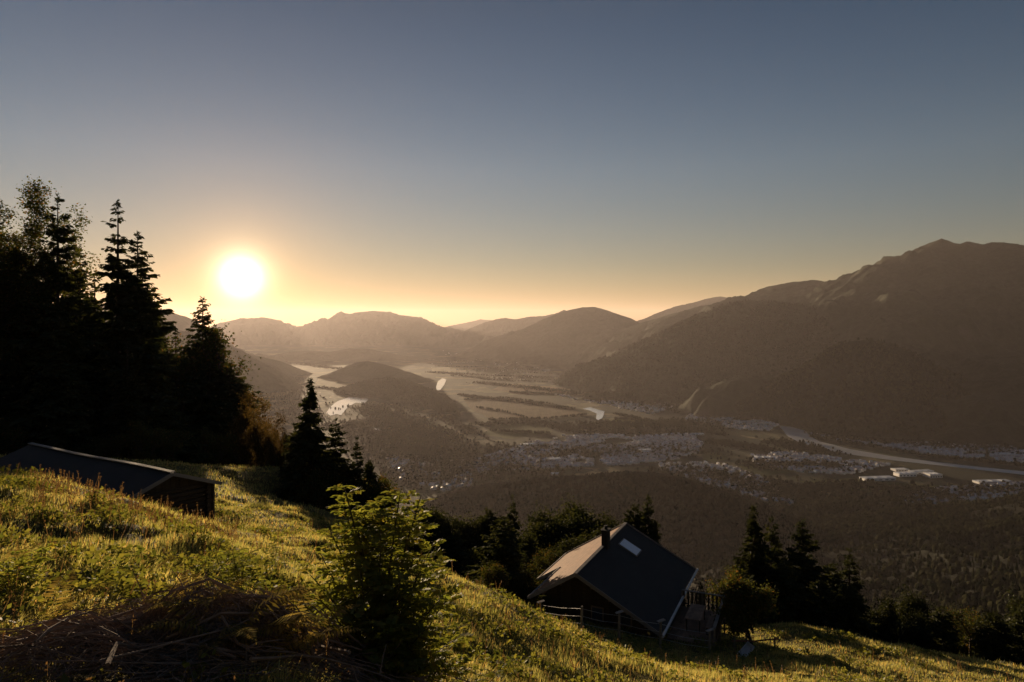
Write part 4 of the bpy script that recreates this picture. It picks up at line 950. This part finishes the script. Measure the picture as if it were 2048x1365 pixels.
# ------------------------------------------------------------------ deck, table, bench
dz = -17.05
A0 = np.array([10.75, 36.1, dz]); B0 = np.array([12.6, 40.3, dz]); da = unit(B0-A0); dq = np.array([-da[1], da[0], 0]); LD = float(np.linalg.norm(B0-A0)); WD = 2.55
deck = empty('wooden_deck', (0, 0, 0)); tag(deck, 'raised plank deck with a slatted railing on the right side of the hut', 'deck')
for k in range(18):
    mb = MB(); mb.box(A0+dq*(k*WD/18+.005)+da*rr_.uniform(0, .02), da*LD, dq*(WD/18-.012), (0, 0, .035)); mb.build('deck_board', M_deck, deck)
mb = MB()
for k in range(5): mb.box(A0+da*(k*(LD-.1)/4)+[0, 0, -.16], da*.09, dq*WD, (0, 0, .155))
mb.build('joist', M_log, deck)
for t_, w_ in ((0, 0), (LD/2, 0), (LD-.1, 0), (0, WD-.1), (LD-.1, WD-.1), (LD-.1, WD*.5)):
    mb = MB(); mb.box(A0+da*t_+dq*w_+[0, 0, -3.2], da*.1, dq*.1, (0, 0, 3.2+(1.0 if (w_ == 0 or t_ > 3) else 0))); mb.build('post', M_post, deck)
mb = MB(); mb.box(A0-dq*.03+[0, 0, 1.0]-da*.1, da*(LD+.2), dq*.17, (0, 0, .05)); mb.build('handrail', M_trim, deck)
mb = MB(); mb.box(A0+da*(LD-.12)+dq*.15+[0, 0, 1.0], da*.15, dq*(WD-.2), (0, 0, .045)); mb.build('handrail', M_trim, deck)
for k in range(15):
    mb = MB(); mb.box(A0+da*(.15+k*LD/15.5)+dq*.03+[0, 0, .06], da*.11, dq*.025, (0, 0, .93)); mb.build('railing_slat', M_log, deck)
for k in range(10):
    mb = MB(); mb.box(A0+da*(LD-.06)+dq*(.18+k*WD/10.6)+[0, 0, .06], da*.025, dq*.11, (0, 0, .93)); mb.build('railing_slat', M_log, deck)
def table_like(name, label, cat, c, L_, W_, h_, planks, grp=None):
    root = empty(name, (0, 0, 0)); tag(root, label, cat, grp); o_ = c-da*L_/2-dq*W_/2
    for k in range(planks):
        mb = MB(); mb.box(o_+dq*(k*W_/planks+.006)+[0, 0, h_], da*L_, dq*(W_/planks-.012), (0, 0, .04)); mb.build('top_board', M_deck, root)
    for a_ in (.12, L_-.2):
        for b_ in (.04, W_-.1):
            mb = MB(); mb.box(o_+da*a_+dq*b_+[0, 0, .036], da*.07, dq*.06, (0, 0, h_-.038)); mb.build('leg', M_log, root)
table_like('picnic_table', 'plank-topped table on the deck, its boards catching the low light', 'table', A0+da*2.2+dq*1.35, 2.2, .85, .76, 5)
table_like('bench', 'narrow plank bench between the table and the outer railing', 'bench', A0+da*2.2+dq*.52, 2.2, .30, .45, 2)

# ------------------------------------------------------------------ fence round the hut
fence = empty('fence', (0, 0, 0)); tag(fence, 'row of grey timber fence posts with slanting caps and wire in front of the hut', 'fence')
posts = [(1083, 1206, 37, .10, 1), (1163, 1213, 34, .12, 0), (1238, 1227, 34.5, .12, 1), (1320, 1244, 34.2, .12, 1), (1419, 1263, 35, .12, 1)]
tops = []
for px, ty, d, w, cap in posts:
    b = on_ground(px, 0, d); zt = (HY-ty)/F*d; mb = MB(); lean = rr_.uniform(-.05, .05)
    mb.tube([b-[0, 0, .3], [b[0]+lean*.5, b[1], (b[2]+zt)/2], [b[0]+lean, b[1], zt]], [w*.62, w*.56, w*.5], 8)
    po = mb.build('post', M_post, fence); tops.append(np.array([b[0]+lean, b[1], zt]))
    if cap:
        mb = MB(); c = tops[-1]; mb.bar(c+[-.18, -.08, .03], c+[.20, .08, .09], .2, .035); mb.build('cap', M_trim, po)
for h_ in (.12, .5, .85):
    for a, b in zip(tops[:-1], tops[1:]):
        mid = (a+b)/2-[0, 0, h_+.06]; mb = MB(); mb.tube([a-[0, 0, h_], mid, b-[0, 0, h_]], .006, 4); mb.build('wire', M_white, fence)
f2 = empty('fence', (0, 0, 0)); tag(f2, 'old pole fence with a reddish rail between the deck and the single leafy tree', 'fence')
pp2 = [(1440, 1232, 40.5), (1492, 1268, 38), (1549, 1274, 37), (1468, 1283, 36.5)]
tt = []
for px, ty, d in pp2:
    b = on_ground(px, 0, d); zt = max((HY-ty)/F*d, b[2]+.6); mb = MB(); mb.tube([b-[0, 0, .3], [b[0]+.03, b[1], zt]], [.055, .05], 7); mb.build('post', M_post, f2); tt.append(np.array([b[0], b[1], zt]))
for a, b in ((0, 1), (3, 2)):
    mb = MB(); mb.tube([tt[a]-[0.1, 0, .18], (tt[a]+tt[b])/2-[0, 0, .22], tt[b]-[-.2, 0, .1]], [.05, .045, .04], 7); mb.build('rail', mat_wood('red_rail_%d' % a, (0.17, .07, .05)), f2)
b = on_ground(1490, 0, 34.5); tr = empty('trough', tuple(b+[0, 0, .12])); tr.rotation_euler = (R(28), R(-24), R(35)); tag(tr, 'pale metal trough tipped on its side in the grass below the leafy tree', 'trough')
mb = MB(); mb.box((-.45, -.2, 0), (.9, 0, 0), (0, .4, 0), (0, 0, .03))
for (o_, x_, y_, z_) in (((-.45, -.2, .03), (.9, 0, 0), (0, .02, 0), (0, 0, .22)), ((-.45, .18, .03), (.9, 0, 0), (0, .02, 0), (0, 0, .22))): mb.box(o_, x_, y_, z_)
mb.build('basin', M_white, tr)
mb = MB(); mb.box((-.47, -.2, 0), (.018, 0, 0), (0, .4, 0), (0, 0, .26)); mb.box((.452, -.2, 0), (.018, 0, 0), (0, .4, 0), (0, 0, .26)); mb.build('end_plate', M_white, tr)
# ------------------------------------------------------------------ rowan shrub and small plants
M_rowan = leaf_material('rowan_leaves', (0.16, 0.21, 0.045), (0.32, 0.35, 0.09), 0.68, 0.5, 3.0, warm=(0.26, 0.22, 0.05), gloss=0.03)
M_fern = leaf_material('fern_fronds', (0.16, 0.15, 0.05), (0.36, 0.28, 0.12), 0.6, 0.5, 3.0, gloss=0.0)
M_grass = leaf_material('grass_blades', (0.17, 0.205, 0.085), (0.44, 0.41, 0.22), 0.64, 0.5, 0.5, warm=(0.46, 0.30, 0.15), gloss=0.03)
M_herb = leaf_material('meadow_herbs', (0.06, 0.08, 0.02), (0.16, 0.16, 0.04), 0.55, 0.5, 1.0, gloss=0.03)
M_twig = mat_plain('dead_twigs', (0.21, 0.155, 0.125), 0.9, .1, .35, 8, rnd=.7)
M_stem = mat_plain('green_stem', (0.07, 0.06, 0.03), 0.8, .2, .3, 8)
rb = np.random.RandomState(31)
def heap(x, y):   # height of the heap over the ground
    u = (x-(-3.05))*.80+(y-6.9)*.60; v = -(x-(-3.05))*.60+(y-6.9)*.80
    return .42*np.exp(-(u/1.9)**2-(v/.66)**2)*(1+1.6*fbm(x*1.3, y*1.3, 3, off=8))
def foot(px, py):
    """where the line of sight at that pixel meets the ground or the heap"""
    d = np.linspace(3.5, 60, 1500); x = (px-1024)/F*d; z = (HY-py)/F*d; g_ = ground(x, d)+np.maximum(heap(x, d), 0)*.9
    k = int(np.argmax(g_ >= z)); return np.array([x[k], d[k], z[k]])
def pinnate(base, d, L, rs, pairs=6):
    """compound leaf: leaflets in pairs along a drooping stalk"""
    lat = unit(np.cross(d, [0, 0, 1.0])+rs.normal(0, .15, 3)); s = np.linspace(.25, 1, pairs)
    nrm = unit(np.cross(lat, d)); droop = -0.35*L*s**2
    p = base+d*(L*s)[:, None]; p[:, 2] += droop
    B, T, S_ = [], [], []
    for sg in (-1, 1):
        l = L*.40*(1-.35*np.abs(s-.55))[:, None]*rs.uniform(.85, 1.15, (pairs, 1))
        dr = unit(lat*sg+d*.45+nrm*rs.normal(-.1, .15, (pairs, 1))+np.array([0, 0, -.25]))
        B.append(p); T.append(p+dr*l); S_.append(unit(np.cross(dr, nrm))*l*.25)
    B.append(p[-1:]); T.append(p[-1:]+unit(d+[0, 0, -.6])*L*.34); S_.append(lat[None]*L*.07)
    B.append(base[None]); T.append(p[-1:]); S_.append(np.array([[0, 0, .0025]]))
    return np.concatenate(B), np.concatenate(T), np.concatenate(S_)
def shrub(name, label, cat, base, tips, rs, leafL, dens, side_n=7, stem_r=.022, group=None, bare=.22):
    root = empty(name, tuple(base)); tag(root, label, cat, group)
    st = MB(); B, T, S_ = [], [], []
    def leafy(pts, n, L):
        pts = np.array(pts); cs = np.linspace(0, 1, len(pts))
        for k in range(n):
            f = bare+(1-bare)*(k+rs.rand())/n; f = min(f, 1)
            q = np.array([np.interp(f, cs, pts[:, i]) for i in range(3)])
            a = k*2.4+rs.rand(); up = .15+.75*f
            d = unit(np.array([math.cos(a), math.sin(a), up*rs.uniform(.5, 1.2)]))
            b, t, s = pinnate(q, d, L*rs.uniform(.7, 1.2), rs); B.append(b); T.append(t); S_.append(s)
    for tip in tips:
        tip = np.asarray(tip)-base; b0 = np.array([rs.normal(0, .10), rs.normal(0, .10), -.05])
        c1 = b0*.6+tip*.4+np.array([-tip[0]*.12, -tip[1]*.12, tip[2]*.10]); u = np.linspace(0, 1, 8)[:, None]
        pts = (1-u)**2*b0+2*u*(1-u)*c1+u*u*tip+rs.normal(0, .015, (8, 3))*np.sin(u*3.14)
        H_ = np.linalg.norm(tip); st.tube(pts, np.linspace(stem_r, .004, 8)*(H_/2.0+.3), 6)
        leafy(pts[3:], int(H_*dens*.55), leafL)
        for k in range(side_n):
            f = rs.uniform(.2, .9); q = np.array([np.interp(f, u[:, 0], pts[:, i]) for i in range(3)]); a = rs.rand()*6.28
            L = (.22+.55*(1-f))*H_*.36*rs.uniform(.6, 1.2); e = q+np.array([math.cos(a)*L, math.sin(a)*L, L*rs.uniform(.2, .8)])
            m_ = (q+e)/2+[0, 0, -.04*L]; st.tube([q, m_, e], [.008, .006, .003], 4); leafy([q, m_, e], max(3, int(L*dens*1.2)), leafL*.95)
    add('stems', st.mesh('stems', M_stem, True), root)
    o = add('foliage', quads('foliage', np.concatenate(B), np.concatenate(T), np.concatenate(S_), M_rowan), root); o['kind'] = 'stuff'
    return root
rs = np.random.RandomState(77)
bx_, by_ = (765-1024)/F*8.3, 8.3
base = np.array([bx_, by_, gz(bx_, by_)-.1])
tips = [P(px, py, 8.3+dd) for px, py, dd in [(688, 972, 0), (684, 1010, .2), (738, 1018, .1), (772, 995, .3), (800, 990, -.1), (842, 992, .1), (835, 1020, .3), (716, 1060, -.3), (660, 1062, .1), (640, 1105, .3), (866, 1090, 0), (885, 1120, .4), (760, 1060, -.4), (805, 1070, .5),
        (620, 1150, -.2), (905, 1185, .1), (590, 1195, .2), (880, 1200, -.4), (640, 1200, -.5), (720, 1140, -.6), (800, 1160, -.6), (850, 1260, -.7), (600, 1250, -.3), (925, 1270, .1), (700, 1240, -.8), (780, 1250, -.9), (580, 1290, -.1), (940, 1330, -.2), (660, 1310, -.9), (860, 1330, -.8), (760, 1330, -1.0)]]
shrub('rowan_shrub', 'large leafy rowan shrub with feathery leaves in the centre foreground', 'shrub', base, tips, rs, .24, 21, 8)
def small_shrub(px, py, d, h, w, n, label, seed, L=.10, dens=26):
    r_ = np.random.RandomState(seed); b = on_ground(px, 0, d)
    tp = [b+np.array([r_.normal(0, w), r_.normal(0, w), h*r_.uniform(.55, 1.05)]) for _ in range(n)]
    shrub('young_shrub', label, 'shrub', b, tp, r_, L, dens, 3, .012, 'young rowan shoots in the meadow')
small_shrub(480, 0, 10.5, .75, .22, 9, 'young rowan bush in the lit grass above the fern', 1, .13)
small_shrub(420, 0, 11.5, .5, .2, 6, 'low leafy shoots left of the young rowan bush', 2, .11)
small_shrub(930, 0, 9.4, .7, .3, 8, 'leafy shoots at the lower right of the large rowan shrub', 3, .12)
small_shrub(545, 0, 14, .8, .2, 5, 'thin upright sapling behind the young rowan bush', 4, .11)
small_shrub(25, 0, 8.0, .6, .3, 8, 'leafy plant at the left edge of the photo', 5, .14)
def fern(px, d, n, L, label, seed, az=None, tilt=(.35, .8)):
    r_ = np.random.RandomState(seed); b = foot(px, d); root = empty('fern', tuple(b)); tag(root, label, 'fern')
    for k in range(n):
        a = (k/n*6.28+r_.uniform(-.3, .3)) if az is None else az+r_.uniform(-.9, .9)
        l = 1.3*L*r_.uniform(.75, 1.15); s = np.linspace(0, 1, 26); tl = r_.uniform(*tilt)
        d_ = np.array([math.cos(a), math.sin(a), 0]); lat = np.array([-d_[1], d_[0], 0])
        pts = d_*(l*s*.9)[:, None]; pts[:, 2] = l*(tl*1.5*s-.9*tl*s**2.0*1.1)+.02
        tg = unit(np.gradient(pts, axis=0)); ss = s[2:]; pl = l*.24*np.sin(np.clip(ss, .0, 1)*2.6+.45)*(1.05-ss)**.35
        B, T, S_ = [pts[:-1]], [pts[1:]], [np.tile(lat*.004, (25, 1))]
        for sg in (-1, 1):
            dr = unit(lat*sg+tg[2:]*.35+np.array([0, 0, -.22])+r_.normal(0, .05, (24, 3)))
            B.append(pts[2:]); T.append(pts[2:]+dr*pl[:, None]); S_.append(tg[2:]*l*.017)
        add('frond', quads('frond', np.concatenate(B), np.concatenate(T), np.concatenate(S_), M_fern), root)
fern(450, 1290, 9, .75, 'large sunlit fern beside the brush pile', 1); fern(520, 1280, 7, .7, 'arching fern just right of the large sunlit fern', 2); fern(575, 1310, 7, .65, 'fern at the left foot of the rowan shrub', 3)
fern(95, 1250, 7, .6, 'pale fern left of the brush pile', 4); fern(20, 1130, 6, .5, 'small fern at the left edge of the slope', 5); fern(300, 1150, 6, .5, 'small fern in the shaded hollow', 6); fern(600, 1230, 6, .55, 'fern half hidden behind the left side of the rowan shrub', 7)
fern(520, 1350, 7, .5, 'shaded fern low in front of the rowan shrub', 8); fern(400, 1215, 6, .5, 'fern above the crest of the brush pile', 9)

# ------------------------------------------------------------------ brush pile
pile = empty('brush_pile', tuple(on_ground(250, 0, 6.8))); tag(pile, 'heap of dead brown branches and twigs in the lower left corner', 'brush pile')
po = np.array(pile.location)
def stick(n_, L, r0_, lift, spread=.35):
    out = []
    for k in range(n_):
        u, v = rb.normal(0, 1.05), rb.normal(0, .5)
        x = -3.05+u*.8-v*.6; y = 6.9+u*.6+v*.8
        a = .62+rb.normal(0, spread)+(math.pi if rb.rand() < .3 else 0); l = L*rb.uniform(.5, 1.3); cv = rb.normal(0, .45)
        s = np.linspace(-.5, .5, 7); X = x+np.cos(a+cv*s*2)*l*s; Y = y+np.sin(a+cv*s*2)*l*s
        Z = ground(X, Y)+heap(X, Y)*rb.uniform(.55, 1.12)+lift*rb.rand()+rb.normal(0, .012, 7)+.18*l*(s*rb.uniform(-.5, 1.0))**2*2+s*l*rb.uniform(-.05, .12)
        out.append((np.stack([X, Y, Z], 1)-po, r0_*rb.uniform(.6, 1.4)))
    return out
for pts, r_ in stick(80, 2.3, .015, .30, .42):
    mb = MB(); mb.tube(pts, np.linspace(r_, r_*.35, 7), 5)
    for j in range(5):
        k = rb.randint(1, 6); d = unit(rb.normal(size=3)*[1, 1, .4]+(pts[6]-pts[0])*.6); l = rb.uniform(.15, .5); mb.tube([pts[k], pts[k]+d*l*.5+[0, 0, .02], pts[k]+d*l+[0, 0, -.01]], [r_*.45, r_*.35, r_*.2], 4)
    mb.build('branch', M_twig, pile)
mb = MB()
for pts, r_ in stick(3000, .7, .0045, .22, .9): mb.tube(pts[::2], np.linspace(r_, r_*.4, 4), 3, cap=False)
o = mb.build('twigs', M_twig, pile); o['kind'] = 'stuff'
# a few bare fallen boughs at the right of the heap
for i, (a, b, d0, d1, r_) in enumerate([((400, 1290), (640, 1215), 6.9, 8.2, .022), ((520, 1300), (660, 1245), 6.8, 7.8, .016), ((420, 1190), (590, 1145), 9.0, 10.5, .03), ((240, 1340), (420, 1250), 6.3, 7.2, .018)]):
    A_, B_ = on_ground(a[0], 0, d0), on_ground(b[0], 0, d1); u = np.linspace(0, 1, 8)[:, None]; pts = A_*(1-u)+B_*u; pts[:, 2] = ground(pts[:, 0], pts[:, 1])+.16+.16*np.sin(u[:, 0]*2.6)
    pts += rb.normal(0, .02, (8, 3)); mb = MB(); mb.tube(pts, np.linspace(r_, r_*.4, 8), 7)
    for j in range(12):
        k = rb.randint(1, 7); d = unit(rb.normal(size=3)*[1, 1, .5]+(B_-A_)*.5+[0, 0, .3]); l = rb.uniform(.15, .45); mb.tube([pts[k], pts[k]+d*l*.5, pts[k]+d*l+[0, 0, .03]], [r_*.3, r_*.22, r_*.1], 4)
    tag(mb.build('fallen_bough', M_twig), ['bare bough lying from the brush pile to the rowan shrub', 'short bare bough at the foot of the rowan shrub', 'dark bough lying above the large sunlit fern', 'bare bough on the right flank of the brush pile'][i], 'branch')

# ------------------------------------------------------------------ grass
rg = np.random.RandomState(99)
def tufts(n, r0_, r1_):
    r = rg.uniform(r0_, r1_, n); a = rg.uniform(R(-44), R(44), n)
    x, y = r*np.sin(a), r*np.cos(a)
    h = heap(x, y); keep = (h < .16)
    hx, hy = x-hr[0], y-hr[1]; t = hx*ha[0]+hy*ha[1]; w = hx*hp[0]+hy*hp[1]; keep &= ~((t > .9) & (t < LH-.8) & (w > -3.6) & (w < 4.1))
    bx, by = x-r0[0], y-r0[1]; t = bx*ax[0]+by*ax[1]; w = bx*pp[0]+by*pp[1]; keep &= ~((t > .5) & (t < Lb) & (abs(w) < W-.4))
    dens = np.maximum(0.80+1.1*fbm(x/1.7, y/1.7, 3, off=6), .45); keep &= rg.rand(n) < dens
    return x[keep], y[keep], r[keep]
def blades(name, x, y, r, per, hmin, hmax, wid, mat, label, segs=1, spread=.10, lean=.55, kind='stuff'):
    n = len(x)*per; X = np.repeat(x, per)+rg.normal(0, spread, n)*np.repeat(1+r/18, per); Y = np.repeat(y, per)+rg.normal(0, spread, n)*np.repeat(1+r/18, per)
    rr2 = np.repeat(r, per); hk = np.clip(.75+1.2*fbm(X/1.1, Y/1.1, 2, off=2), .3, 1.6)
    Z = ground(X, Y)-.02; h = rg.uniform(hmin, hmax, n)*hk; w = wid*rg.uniform(.6, 1.4, n)*(1+rr2/11)
    a = rg.rand(n)*6.283; l = rg.uniform(.1, lean, n)*h; B = np.stack([X, Y, Z], 1)
    # blades hang a little down the slope
    D = np.stack([np.cos(a)*l+.12*h, np.sin(a)*l+.05*h, h], 1); side = np.stack([-np.sin(a+.6), np.cos(a+.6), 0*a], 1)*w[:, None]/2
    if segs == 1:
        V = np.stack([B-side, B+side, B+D], 1); Fc = np.arange(3*n).reshape(-1, 3)
        me = mesh_np(name, V.reshape(-1, 3), Fc, mat)
    else:
        M_ = B+D*[.35, .35, .6]; T_ = B+D*np.array([1.15, 1.15, .92])
        V = np.stack([B-side, B+side, M_+side*.8, M_-side*.8, T_], 1); b5 = np.arange(n)[:, None]*5
        me = mesh_np(name, V.reshape(-1, 3), [b5+np.array([3, 2, 4]), b5+np.array([0, 1, 2, 3])], mat)
    tag(add(name, me), label, kind=kind)
x, y, r = tufts(34000, 3.2, 14); blades('grass', x, y, r, 6, .07, .26, .0055, M_grass, 'long uneven grass of the near slope', 2, .035)
x, y, r = tufts(105000, 13, 48); blades('grass', x, y, r, 5, .08, .26, .0075, M_grass, 'sunlit grass of the alpine meadow', 1, .06)
x, y, r = tufts(30000, 46, 95); blades('grass', x, y, r, 4, .15, .35, .010, M_grass, 'grass of the far edge of the meadow', 1, .12)
# dark leafy herbs in clumps
x, y, r = tufts(60000, 4, 45); k = fbm(x/1.3, y/1.3, 3, off=14) > .25-.07*(x < 1)-.30*np.exp(-((x+4.5)/3.2)**2-((y-10)/2.6)**2); x, y, r = x[k], y[k], r[k]
n = len(x)*5; X = np.repeat(x, 5)+rg.normal(0, .08, n); Y = np.repeat(y, 5)+rg.normal(0, .08, n); Z = ground(X, Y)+rg.uniform(.03, .28, n)
d = unit(rg.normal(size=(n, 3))*[1, 1, .45]+[0, 0, .15]); L = (rg.uniform(.04, .10, n)*(1+np.repeat(r, 5)/35))[:, None]; b = np.stack([X, Y, Z], 1)
tag(add('herbs', quads('herbs', b, b+d*L, unit(np.cross(d, rg.normal(size=(n, 3))))*L*.3, M_herb)), 'dark leafy herbs in clumps through the grass', kind='stuff')
# tall dry stalks on the crest by the barn and scattered seed heads
x, y, r = tufts(16000, 4, 42); xx = 1024+F*x/y
k = ((xx > 60) & (xx < 470) & (r > 17) & (r < 27) & (rg.rand(len(x)) < .9)) | (rg.rand(len(x)) < .10); x, y, r = x[k], y[k], r[k]; n = len(x)
Z = ground(x, y); h = rg.uniform(.30, .62, n); ln = rg.normal(0, .10, (n, 2)); top = np.stack([x+ln[:, 0], y+ln[:, 1], Z+h], 1); bs = np.stack([x, y, Z], 1); w = (.004*(1+r/9))[:, None]
B = [bs]; T = [top]; S_ = [np.tile([1.0, 0, 0], (n, 1))*w*.7]
for k in range(9):
    q = top-(top-bs)*rg.uniform(0, .3, (n, 1)); dd = unit(rg.normal(size=(n, 3))+[0, 0, .9])*.028*(1+r/60)[:, None]; B.append(q); T.append(q+dd); S_.append(unit(np.cross(dd, rg.normal(size=(n, 3))))*w*1.0)
M_stalk = leaf_material('dry_stalks', (0.10, 0.055, 0.035), (0.20, 0.13, 0.08), .4, .5, 1.0)
tag(add('dry_stalks', quads('dry_stalks', np.concatenate(B), np.concatenate(T), np.concatenate(S_), M_stalk)), 'reddish dry flower stalks along the crest before the barn', kind='stuff')
make_haze(HAZE_D, HAZE_G, HAZE_C, 1230.0)
